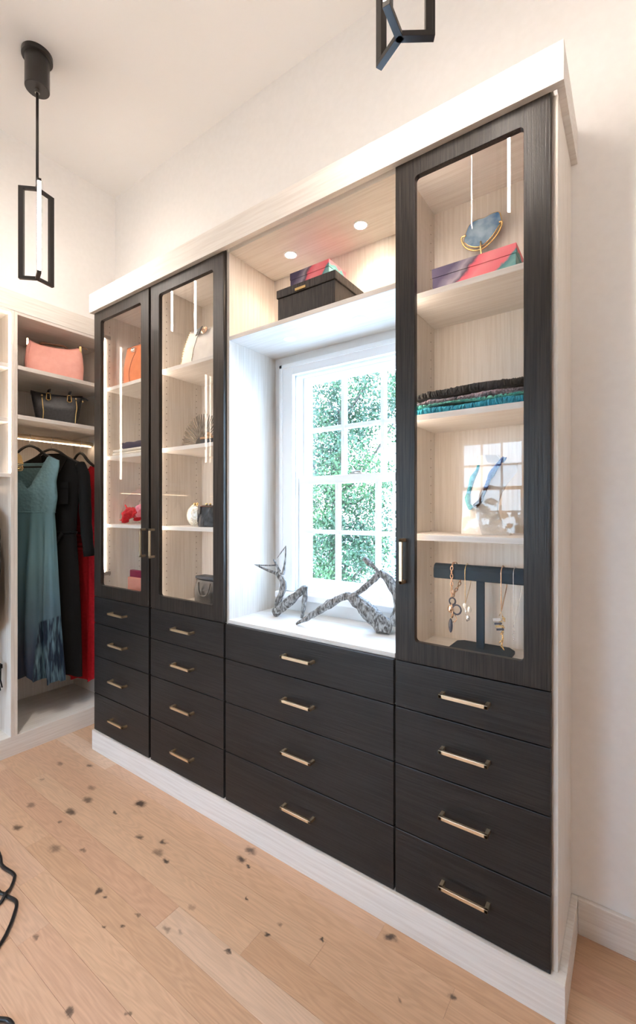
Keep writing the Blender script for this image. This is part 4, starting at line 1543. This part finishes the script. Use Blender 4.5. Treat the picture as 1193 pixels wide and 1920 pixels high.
driftwood('driftwood_figure', 'larger driftwood figure leaning on its knee, right on the niche counter',
          [('shin', [(-1.084, 1.382, .845), (-1.045, 1.394, .868), (-.991, 1.409, .905), (-.943, 1.422, .938), (-.882, 1.439, .972)], [.005, .010, .014, .016, .012]),
           ('thigh', [(-.888, 1.437, .974), (-.85, 1.450, .952), (-.804, 1.461, .915), (-.755, 1.475, .872), (-.722, 1.485, .862)], [.010, .022, .028, .032, .026]),
           ('arm', [(-.955, 1.412, .935), (-.88, 1.434, .963), (-.845, 1.446, .983), (-.804, 1.458, 1.016), (-.764, 1.470, 1.060)], [.004, .008, .010, .010, .012]),
           ('torso', [(-.766, 1.472, 1.066), (-.738, 1.480, 1.043), (-.712, 1.488, 1.005), (-.695, 1.492, .94), (-.712, 1.487, .875)], [.012, .017, .018, .020, .022]),
           ('head', [(-.766, 1.472, 1.062), (-.785, 1.466, 1.082), (-.800, 1.462, 1.095), (-.822, 1.456, 1.114)], [.006, .006, .010, .009])],
          (-.87, 1.44, ZFL + .003))

# ------------------------------------------------------------------ right cabinet
zr = 1.9662
M['wc2'] = watercolor('watercolour_paper_large', -.126, .126, 0, .102)
wb2 = thing('watercolour_box', 'wide watercolour-patterned box on the top shelf of the right cabinet', 'box', (-.4035, 1.435, zr))
obj('box_body', bx((-.529, -.278, 1.386, 1.486, zr, zr + .072)), M['wc2'], wb2, bevel=.001)
obj('lid', bx((-.5305, -.2765, 1.3845, 1.4875, zr + .0725, zr + .102)), M['wc2'], wb2, bevel=.001)

# agate slice in a gold wire holder
M['agate'] = noise_mat('blue_agate', (.05, .16, .36), (.42, .58, .70), (14, 14, 14), rough=.12, bump=.06, lo=.35, hi=.62)
ag = thing('agate_slice', 'blue agate slice on a gold wire stand behind the watercolour box', 'agate', (-.411, 1.53, zr))
out = [(-.472, 2.208), (-.463, 2.240), (-.449, 2.261), (-.425, 2.266), (-.405, 2.264), (-.385, 2.268), (-.368, 2.268), (-.358, 2.264), (-.353, 2.245), (-.352, 2.230), (-.361, 2.220), (-.377, 2.199), (-.392, 2.186), (-.411, 2.176), (-.432, 2.178), (-.455, 2.190)]
b = bmesh.new()
add_prism(b, [(p.x, 1.527, p.z) for p in smooth_path([(x, 0, z) for x, z in out + out[:1]], 4)[:-1]], .007, (0, 1, 0))
sl = obj('slice', b, M['agate'], ag, bevel=.001)
b = bmesh.new()
add_tube(b, [(p.x, 1.5305, p.z) for p in smooth_path([(x, 0, z) for x, z in out + out[:1]], 4)], .0028, 6, caps=False)
obj('gilt_edge', b, M['gold'], sl, smooth=True)
b = bmesh.new()
add_tube(b, smooth_path([(-.462, 1.520, 2.222), (-.478, 1.522, 2.220), (-.472, 1.524, 2.195), (-.45, 1.526, 2.172), (-.414, 1.527, 2.162), (-.38, 1.526, 2.178), (-.355, 1.524, 2.203), (-.347, 1.522, 2.225), (-.356, 1.520, 2.228)], 5), .003, 8)
add_tube(b, [(-.414, 1.520, 2.185), (-.414, 1.519, 2.165), (-.412, 1.53, 2.12), (-.411, 1.53, zr + .008)], .003, 8)
add_lathe(b, [(0, 0), (.030, 0), (.030, .004), (.006, .009), (0, .009)], (-.411, 1.53, zr), 24)
obj('wire_stand', b, M['gold'], ag, smooth=True)

# three fringed scarves folded in a pile
def fringe_scarf(label, m, z0, z1, x0, x1, yf, seed, mf=None, st=.0032):
    r = thing('fringed_scarf', label, 'scarf', ((x0 + x1) / 2, 1.43, z0), 'folded fringed scarves in the right cabinet')
    b = bmesh.new()
    nx = 40
    rr = random.Random(seed)
    top, bot = [], []
    for i in range(nx + 1):
        t = i / nx
        x = x0 + (x1 - x0) * t
        h = z1 - .004 + .003 * math.sin(9 * t + seed) - .012 * max(0, .12 - t) / .12
        top.append([b.verts.new((x, y, h - q)) for y, q in ((yf + .004, .004), (yf + .05, 0), (1.50, 0), (1.535, .004))])
        bot.append([b.verts.new((x, y, z0 + .0008)) for y in (yf + .004, yf + .05, 1.50, 1.535)])
    for i in range(nx):
        for k in range(3):
            b.faces.new((top[i][k], top[i + 1][k], top[i + 1][k + 1], top[i][k + 1]))
            b.faces.new((bot[i][k], bot[i][k + 1], bot[i + 1][k + 1], bot[i + 1][k]))
        b.faces.new((top[i][0], bot[i][0], bot[i + 1][0], top[i + 1][0]))
        b.faces.new((top[i][3], top[i + 1][3], bot[i + 1][3], bot[i][3]))
    for e in (0, nx):
        b.faces.new(top[e] + list(reversed(bot[e])))
    obj('folded_cloth', b, m, r)
    b = bmesh.new()
    n = int((x1 - x0) / (st * 1.35))
    for i in range(n):
        t = (i + .5) / n
        x = x0 + (x1 - x0) * t
        h = z1 - .004 + .003 * math.sin(9 * t + seed) - .012 * max(0, .12 - t) / .12
        dx, dy = rr.uniform(-.008, .008), rr.uniform(0, .006)
        hz = h - z0
        add_tube(b, [(x - dx * .5, yf + .030, h - .001), (x, yf + .006 - dy, h - hz * .22), (x + dx * .5, yf - dy * .7, z0 + hz * .5), (x + dx, yf + .001, z0 + .0035 + rr.uniform(0, hz * .10))], st * rr.uniform(.75, 1.05), 5)
    o = obj('fringe', b, mf or m, r, smooth=True)
    o['kind'] = 'stuff'
    return r


M['aqua_yarn'] = noise_mat('aqua_yarn', (.0, .26, .42), (.03, .42, .55), (25, 40, 60), rough=.7, bump=.3)
M['lilac_yarn'] = noise_mat('lilac_grey_yarn', (.10, .09, .12), (.50, .38, .44), (25, 40, 60), rough=.8, bump=.3)
M['black_yarn'] = noise_mat('black_yarn', (.008, .008, .008), (.022, .021, .020), (60, 60, 60), rough=.85, bump=.3)
M['mint_yarn'] = noise_mat('mint_yarn', (.04, .36, .33), (.20, .60, .48), (60, 60, 60), rough=.8, bump=.3)
fringe_scarf('bright aqua fringed scarf at the bottom of the folded pile', M['aqua_yarn'], zt2, zt2 + .027, -.575, -.205, 1.325, 1)
fringe_scarf('thin mint-green fringed scarf above the aqua one in the pile', M['mint_yarn'], zt2 + .0275, zt2 + .0330, -.572, -.21, 1.328, 5, st=.0026)
fringe_scarf('lilac-grey fringed scarf in the middle of the folded pile', M['lilac_yarn'], zt2 + .0335, zt2 + .052, -.560, -.215, 1.332, 2)
fringe_scarf('black fringed scarf on top of the folded pile', M['black_yarn'], zt2 + .0525, zt2 + .084, -.570, -.205, 1.340, 3, st=.0042)

# necklace bust
M['bust'] = noise_mat('ivory_linen_bust', (.70, .63, .55), (.76, .69, .61), (300, 300, 300), rough=.7, bump=.1)
bu = thing('necklace_bust', 'ivory necklace display bust on the third shelf of the right cabinet', 'display bust', (-.375, 1.42, zt3))
Ls = [(1.2167, -.4475), (1.330, -.446), (1.352, -.437), (1.419, -.4125), (1.441, -.407), (1.463, -.404)]
Rs = [(1.2167, -.300), (1.235, -.312), (1.264, -.333), (1.290, -.340), (1.307, -.341), (1.345, -.329), (1.377, -.311), (1.402, -.290), (1.412, -.2845), (1.436, -.284), (1.4375, -.318), (1.445, -.328), (1.469, -.345)]
b = bmesh.new()
rows = []
zl = sorted(set([1.2167, 1.23, 1.245, 1.264, 1.28, 1.29, 1.307, 1.325, 1.345, 1.36, 1.377, 1.39, 1.402, 1.412, 1.424, 1.4355, 1.438, 1.445, 1.455, 1.463]))
for z in zl:
    l, r = interp(Ls, z), interp(Rs, z)
    t = (z - 1.2167) / .25
    yf = 1.385 + .030 * t           # the front leans back
    mid = l + (r - l) * (.50 - .08 * t)
    yb = 1.455 - .01 * t
    ring = []
    for k in range(9):              # front: from left edge to right edge, ridge in the middle
        u = k / 8
        x = l + (r - l) * u
        d = 1 - abs(x - mid) / max(mid - l if x < mid else r - mid, 1e-4)
        ring.append(b.verts.new((x, yf + .035 * (1 - d ** .8), z)))
    for k in range(9):
        u = 1 - k / 8
        x = l + (r - l) * u
        ring.append(b.verts.new((x, yb - .004 * abs(2 * u - 1), z)))
    rows.append(ring)
n = len(rows[0])
for i in range(len(rows) - 1):
    for k in range(n):
        b.faces.new((rows[i][k], rows[i][(k + 1) % n], rows[i + 1][(k + 1) % n], rows[i + 1][k]))
b.faces.new(list(reversed(rows[0])))
b.faces.new(rows[-1])
obj('bust_form', b, M['bust'], bu, smooth=True, bevel=.003)

M['blue_yarn'] = noise_mat('blue_yarn', (.03, .06, .20), (.07, .13, .36), (120, 120, 120), rough=.8, bump=.5)
M['brown_yarn'] = noise_mat('brown_yarn', (.035, .014, .010), (.10, .04, .028), (120, 120, 120), rough=.8, bump=.5)
M['green_yarn'] = noise_mat('green_yarn', (.03, .22, .13), (.08, .36, .24), (120, 120, 120), rough=.8, bump=.5)
M['turq_yarn'] = noise_mat('turquoise_yarn', (.05, .30, .36), (.12, .46, .52), (120, 120, 120), rough=.8, bump=.5)
nk = [(-.397, 1.433), (-.401, 1.416), (-.413, 1.395), (-.419, 1.369), (-.424, 1.342), (-.424, 1.329), (-.42, 1.311), (-.410, 1.299), (-.395, 1.305), (-.382, 1.32), (-.376, 1.337), (-.367, 1.36), (-.359, 1.384), (-.351, 1.4), (-.339, 1.421), (-.328, 1.444), (-.322, 1.452)]
rads = [.003, .005, .0095, .007, .007, .0105, .007, .010, .010, .009, .006, .007, .007, .012, .0085, .0095, .009]


def bust_front(x, z):
    l, r = interp(Ls, z), interp(Rs, z)
    t = (z - 1.2167) / .25
    mid = l + (r - l) * (.50 - .08 * t)
    x = min(max(x, l), r)
    d = 1 - abs(x - mid) / max(mid - l if x < mid else r - mid, 1e-4)
    return 1.385 + .030 * t + .035 * (1 - max(d, 0) ** .8)


yn = thing('yarn_necklace', 'knotted yarn necklace in turquoise, green, brown and blue on the bust', 'necklace', (-.375, 1.38, 1.30))
for lab, mm, i0, i1 in (('turquoise yarn', 'turq_yarn', 0, 5), ('green yarn', 'green_yarn', 4, 8), ('brown yarn', 'brown_yarn', 8, 12), ('blue yarn', 'blue_yarn', 11, 17)):
    b = bmesh.new()
    seg = nk[i0:i1]
    path = smooth_path([(x, bust_front(x, z) - rads[i0 + q] * .75, z) for q, (x, z) in enumerate(seg)], 7)
    rr = [interp([(q, rads[i0 + q]) for q in range(len(seg))], k / 7) * (1 + .10 * math.sin(k * 2.4)) for k in range(len(path))]
    add_tube(b, path, [r * .8 for r in rr], 10, rough=.1)
    for s in range(3):               # twisted strands on the surface
        pts = []
        for k, p in enumerate(path):
            an = k * .55 + s * 2.1
            pts.append(p + Vector((math.cos(an) * rr[k] * .62, -abs(math.sin(an)) * rr[k] * .62, .25 * math.sin(an) * rr[k])))
        add_tube(b, pts, .0022, 5)
    o = obj('yarn_strand', b, M[mm], yn, smooth=True)
    o['label'] = lab

# navy T-bar stand with necklaces
M['navy_velvet'] = noise_mat('navy_velvet', (.004, .020, .038), (.006, .028, .050), (300, 300, 300), rough=.8, bump=.1)
yT = 1.46
ts = thing('jewellery_stand', 'navy velvet T-bar jewellery stand on the right cabinet floor', 'stand', (-.395, yT, ZFL))
pts = [(-.470, 1.402), (-.490, 1.418), (-.490, 1.51), (-.470, 1.528), (-.325, 1.528), (-.303, 1.50), (-.303, 1.42), (-.318, 1.402)]
b = bmesh.new()
add_prism(b, [(x, y, ZFL + .0005) for x, y in pts], .012, (0, 0, 1))
obj('stand_base', b, M['navy_velvet'], ts, bevel=.003)
obj('post', bx((-.410, -.386, yT - .006, yT + .006, ZFL + .012, 1.075)), M['navy_velvet'], ts, bevel=.001)
b = bmesh.new()
prof = [(yT - .018, 1.066), (yT - .018, 1.098), (yT - .012, 1.110), (yT, 1.116), (yT + .012, 1.110), (yT + .018, 1.098), (yT + .018, 1.066)]
add_prism(b, [(-.548, y, z) for y, z in prof], .318, (1, 0, 0))
obj('crossbar', b, M['navy_velvet'], ts, bevel=.004)


def chain(name, label, xc, zb, link, rad, m, pend, sep=.014, seed=0):
    """necklace looped over the bar: front strand and back strand meeting at the pendant"""
    r = thing(name, label, 'necklace', (xc, yT - .02, 1.116), 'necklaces on the navy stand')
    top = 1.118
    front = [(xc, yT + .004, top + rad), (xc, yT - .013, top - .007 + rad), (xc, yT - .0195 - rad, 1.10), (xc, yT - .0195 - rad, 1.06), (xc + .001, yT - .020 - rad, zb)]
    back = [(xc, yT + .004, top + rad), (xc + sep * .3, yT + .0135, top - .007 + rad), (xc + sep * .6, yT + .0195 + rad, 1.10), (xc + sep, yT + .0205, 1.055), (xc + sep * .5, yT + .002, (zb + 1.05) / 2), (xc + .001, yT - .018 - rad, zb)]
    b = bmesh.new()
    for path in (smooth_path(front, 8), smooth_path(back, 8)):
        if link:
            # resample and lay links
            L_ = [0]
            for p, q in zip(path, path[1:]):
                L_.append(L_[-1] + (q - p).length)
            tot = L_[-1]
            nl = max(2, int(tot / link))
            for i in range(nl):
                s = (i + .5) * tot / nl
                j = max(k for k in range(len(L_)) if L_[k] <= s)
                j = min(j, len(path) - 2)
                u = (s - L_[j]) / max(L_[j + 1] - L_[j], 1e-6)
                c = path[j].lerp(path[j + 1], u)
                d = (path[j + 1] - path[j]).normalized()
                w = d.cross(Vector((0, 1, 0.01))).normalized()
                if i % 2:
                    w = d.cross(w).normalized()
                add_tube(b, [c + d * (link * .62 * math.cos(t)) + w * (link * .33 * math.sin(t)) for t in [2 * PI * k / 10 for k in range(11)]], rad, 5, caps=False)
        else:
            add_tube(b, path, rad, 6)
    obj('chain', b, m, r, smooth=True)
    pend(r, xc + .001, yT - .021 - rad, zb)
    return r


M['smoke_glass'] = mat('smoky_glass_bead', (.05, .06, .09), .15)
M['pearl'] = mat('pearl_shell', (.75, .70, .62), .2, .3)


def pend1(r, x, y, z):
    b = bmesh.new()
    for cx, cz, rr in ((x + .002, z - .012, .010), (x + .016, z - .038, .014)):
        add_tube(b, [(cx + rr * math.cos(t), y - .001, cz + rr * 1.1 * math.sin(t)) for t in [2 * PI * k / 18 for k in range(19)]], .0028, 6, caps=False)
    add_ball(b, (x - .004, y, z - .092), .007, 1, .6, 3.4)
    obj('smoky_rings', b, M['smoke_glass'], r, smooth=True)
    b = bmesh.new()
    add_ball(b, (x - .004, y - .001, z - .038), .010, 1, .6, 1.3)
    add_tube(b, [(x, y, z - .020), (x + .004, y, z - .050), (x, y, z - .066)], .004, 6)
    add_tube(b, [(x + .010, y, z - .056), (x + .016, y, z - .068), (x + .010, y, z - .078), (x + .003, y, z - .080)], .0016, 6)
    obj('gold_drops', b, M['rose_gold'], r, smooth=True)


def pend2(r, x, y, z):
    b = bmesh.new()
    add_ball(b, (x, y - .001, z - .006), .0075, 1, .4, 1.1)
    add_ball(b, (x + .013, y, z - .018), .0085, .8, .4, 1.3)
    obj('pearl_drops', b, M['pearl'], r, smooth=True)
    b = bmesh.new()
    add_tube(b, [(x, y, z - .010), (x + .001, y, z - .030), (x + .006, y, z - .056)], .0018, 6)
    add_ball(b, (x + .009, y, z - .045), .007, .9, .5, 1.3)
    add_ball(b, (x + .004, y, z - .024), .0035)
    obj('silver_drops', b, M['silver'], r, smooth=True)


def pend3(r, x, y, z):
    b = bmesh.new()
    add_tube(b, [(x - .006, y, z - .016), (x, y, z), (x + .004, y, z - .016)], .0012, 6)
    rr = random.Random(2)
    for i in range(15):
        zz = z - .016 - i * .0065
        an = rr.uniform(-.9, .9)
        ln = .012 if i > 5 else .010
        add_tube(b, [(x + .003, y, zz), (x + .003 + ln * math.sin(an) * 1.2, y - .003, zz - ln * math.cos(an))], .0021, 6)
    obj('gold_twigs', b, M['gold'], r, smooth=True)
    for q, mm, nm in ((0, 'silver', 'silver_bar'), (1, 'smoke_glass', 'smoky_bar'), (2, 'gold', 'gold_bar'), (3, 'smoke_glass', 'smoky_bar')):
        b = bx((-.013, .011, -.002, .002, -.0045, .0045) if q == 0 else (-.012, .010, -.0018, .0018, -.003, .003))
        bmesh.ops.transform(b, verts=b.verts, matrix=Matrix.Translation((x - .010 + .003 * q, y - .005, z - (.026, .038, .046, .055)[q])) @ Matrix.Rotation(.18, 4, 'Y').inverted())
        obj(nm, b, M[mm], r, bevel=.0006)


def pend4(r, x, y, z):
    b = bmesh.new()
    for i, rr in enumerate((.0022, .002, .0026, .002, .003)):
        add_ball(b, (x + .002 * math.sin(i * 2), y, z - .006 - i * .008), rr)
    obj('silver_beads', b, M['silver'], r, smooth=True)


chain('link_necklace', 'gold chain-link necklace with smoky rings, leftmost on the navy stand', -.484, 1.008, .0125, .0016, M['rose_gold'], pend1)
chain('fine_necklace', 'fine gold necklace with pearl and silver drops, second on the navy stand', -.441, .993, 0, .0009, M['gold'], pend2, sep=.006)
chain('fine_necklace', 'rose-gold necklace with a cluster of gold twigs and small bars', -.331, .983, 0, .0018, M['rose_gold'], pend3, sep=.007)
chain('fine_necklace', 'thin silver beaded necklace, rightmost on the navy stand', -.296, .940, 0, .0008, M['silver'], pend4, sep=.016)

# ------------------------------------------------------------------ cable on the floor
b = bmesh.new()
add_tube(b, smooth_path([(-2.10, .58, .006), (-1.985, .665, .006), (-1.926, .669, .006), (-1.865, .655, .006), (-1.792, .663, .006), (-1.766, .657, .006), (-1.731, .633, .006), (-1.712, .6125, .012), (-1.694, .589, .006), (-1.69, .55, .006), (-1.74, .52, .006), (-1.80, .56, .006), (-1.785, .60, .006), (-1.739, .604, .006), (-1.718, .611, .006), (-1.702, .613, .006), (-1.666, .621, .006), (-1.641, .617, .006), (-1.61, .599, .006), (-1.571, .571, .006), (-1.531, .532, .006), (-1.48, .45, .006), (-1.40, .41, .006), (-1.34, .43, .006), (-1.306, .454, .006), (-1.280, .466, .006), (-1.25, .46, .006), (-1.22, .42, .006), (-1.25, .33, .006)], 6), .0055, 8)
tag(obj('power_cable', b, M['cord'], smooth=True), 'black cable looping over the oak floor at the left edge', 'cable')

# ------------------------------------------------------------------ outside: tree and ground
gm = mat('pale_paving', (.55, .55, .52), .9)
gr = struct('ground', bx((-40, 40, 3.0, 60, -2.9, -2.8)), gm, label='pale ground far below the window')
struct('lawn', bx((-60, 60, -80, -4, -2.9, -2.8)), noise_mat('lawn_grass', (.02, .035, .012), (.05, .07, .025), (3, 3, 3), rough=.9), label='dark lawn behind the house, mirrored in the right glass door')
M['bark'] = mat('tree_bark', (.06, .045, .035), .9)
M['leaf'] = noise_mat('tree_leaf', (.006, .030, .012), (.036, .095, .016), (1.2, 1.2, 1.2), rough=.5, lo=.35, hi=.7)


def tree(label, trunk, blobs, nleaf, seed, leaf=.075):
    r = random.Random(seed)
    root = thing('leafy_tree', label, 'tree', (trunk[0][0], trunk[0][1], -2.8))
    b = bmesh.new()
    add_tube(b, smooth_path(trunk, 5), [.16 * (1 - .7 * i / (len(trunk) * 5 - 5)) for i in range((len(trunk) - 1) * 5 + 1)], 10)
    for c, R in blobs:
        k = min(range(len(trunk)), key=lambda i: (Vector(trunk[i]) - Vector(c)).length + (0 if trunk[i][2] < c[2] else 2))
        p0 = Vector(trunk[k])
        add_tube(b, smooth_path([p0, p0.lerp(Vector(c), .5) + Vector((0, 0, -.15)), Vector(c)], 5), [.045 - .003 * i for i in range(11)], 6)
    obj('trunk', b, M['bark'], root, smooth=True)
    vol = sum(R ** 2 for c, R in blobs)
    vs_, fs = [], []
    for c, R in blobs:
        n = int(nleaf * R ** 2 / vol)
        # clumps of leaves inside each crown lobe
        cl_ = []
        for _ in range(max(8, n // 28)):
            d = Vector((r.gauss(0, 1), r.gauss(0, 1), r.gauss(0, 1))).normalized() * R * r.random() ** .4
            cl_.append(Vector(c) + d)
        for _ in range(n):
            p = r.choice(cl_) + Vector((r.gauss(0, .11), r.gauss(0, .11), r.gauss(0, .09)))
            a = Vector((r.gauss(0, 1), r.gauss(0, 1), r.gauss(0, .6))).normalized()
            u = a.orthogonal().normalized()
            q = Matrix.Rotation(r.uniform(0, 6.28), 3, a)
            u = q @ u
            w = a.cross(u)
            s = leaf * r.uniform(.6, 1.15)
            i0 = len(vs_)
            vs_ += [p - u * s * .5, p + w * s * .30 + a * s * .07, p + u * s * .5, p - w * s * .30 + a * s * .07]
            fs.append((i0, i0 + 1, i0 + 2, i0 + 3))
    me = bpy.data.meshes.new('foliage')
    me.from_pydata([tuple(v) for v in vs_], [], fs)
    me.materials.append(M['leaf'])
    o = bpy.data.objects.new('foliage', me)
    COL.objects.link(o)
    o.parent = root
    me.transform(Matrix.Translation(-root.location))
    o['kind'] = 'stuff'
    return root


tree('dense green tree outside the window, filling the left panes', [(-5.4, 8.0, -2.8), (-5.3, 8.0, -.5), (-5.2, 8.0, 1.5), (-5.0, 7.9, 3.4)],
     [((-5.3, 8.0, 1.2), 1.0), ((-4.7, 7.8, 2.1), .85), ((-5.4, 8.1, 2.7), .9), ((-4.6, 7.9, .9), .8), ((-5.0, 7.8, 0.2), .9), ((-4.2, 7.9, 1.7), .55), ((-4.9, 8.0, 3.3), .65), ((-5.6, 8.0, -.4), .9), ((-6.1, 8.0, 1.5), .9), ((-6.0, 8.0, 2.7), .8), ((-6.1, 8.0, .3), .9), ((-4.2, 7.8, .5), .6), ((-5.5, 8.2, 3.7), .9), ((-4.6, 8.2, 3.9), .8), ((-3.9, 8.3, 3.2), .6)], 37000, 3)
tree('lighter leafy tree farther off, thin against the sky in the right panes', [(-4.6, 11.0, -2.8), (-4.5, 11.0, .2), (-4.4, 11.0, 2.4), (-4.2, 11.0, 4.4)],
     [((-4.4, 11.0, 1.0), .8), ((-3.7, 10.9, .2), .7), ((-4.8, 11.0, 4.5), .7), ((-3.6, 11.0, 3.6), .65), ((-5.4, 11, 4.6), .6), ((-4.3, 11.0, 2.4), .6), ((-3.3, 11.2, 1.7), .5), ((-4.2, 10.9, 5.1), .5)], 7000, 5, leaf=.095)
for k, (tx, hh) in enumerate(((-11.5, 1.5), (-8.2, 1.9), (-5.2, 1.3))):
    tree(('dark tree far behind the house, leftmost of three mirrored in the right glass door', 'dark tree far behind the house, middle of three mirrored in the right glass door', 'dark tree far behind the house, rightmost of three mirrored in the right glass door')[k],
         [(tx, -30, -2.8), (tx, -30, -1), (tx, -30, .6), (tx, -30, hh - .8)], [((tx, -30, hh - 1.3), 1.5), ((tx - 1, -30.3, hh - 2), 1.5), ((tx + 1, -29.8, hh - 2.2), 1.6), ((tx, -30, hh - 3.3), 1.8)], 2600, 20 + k, leaf=.32)
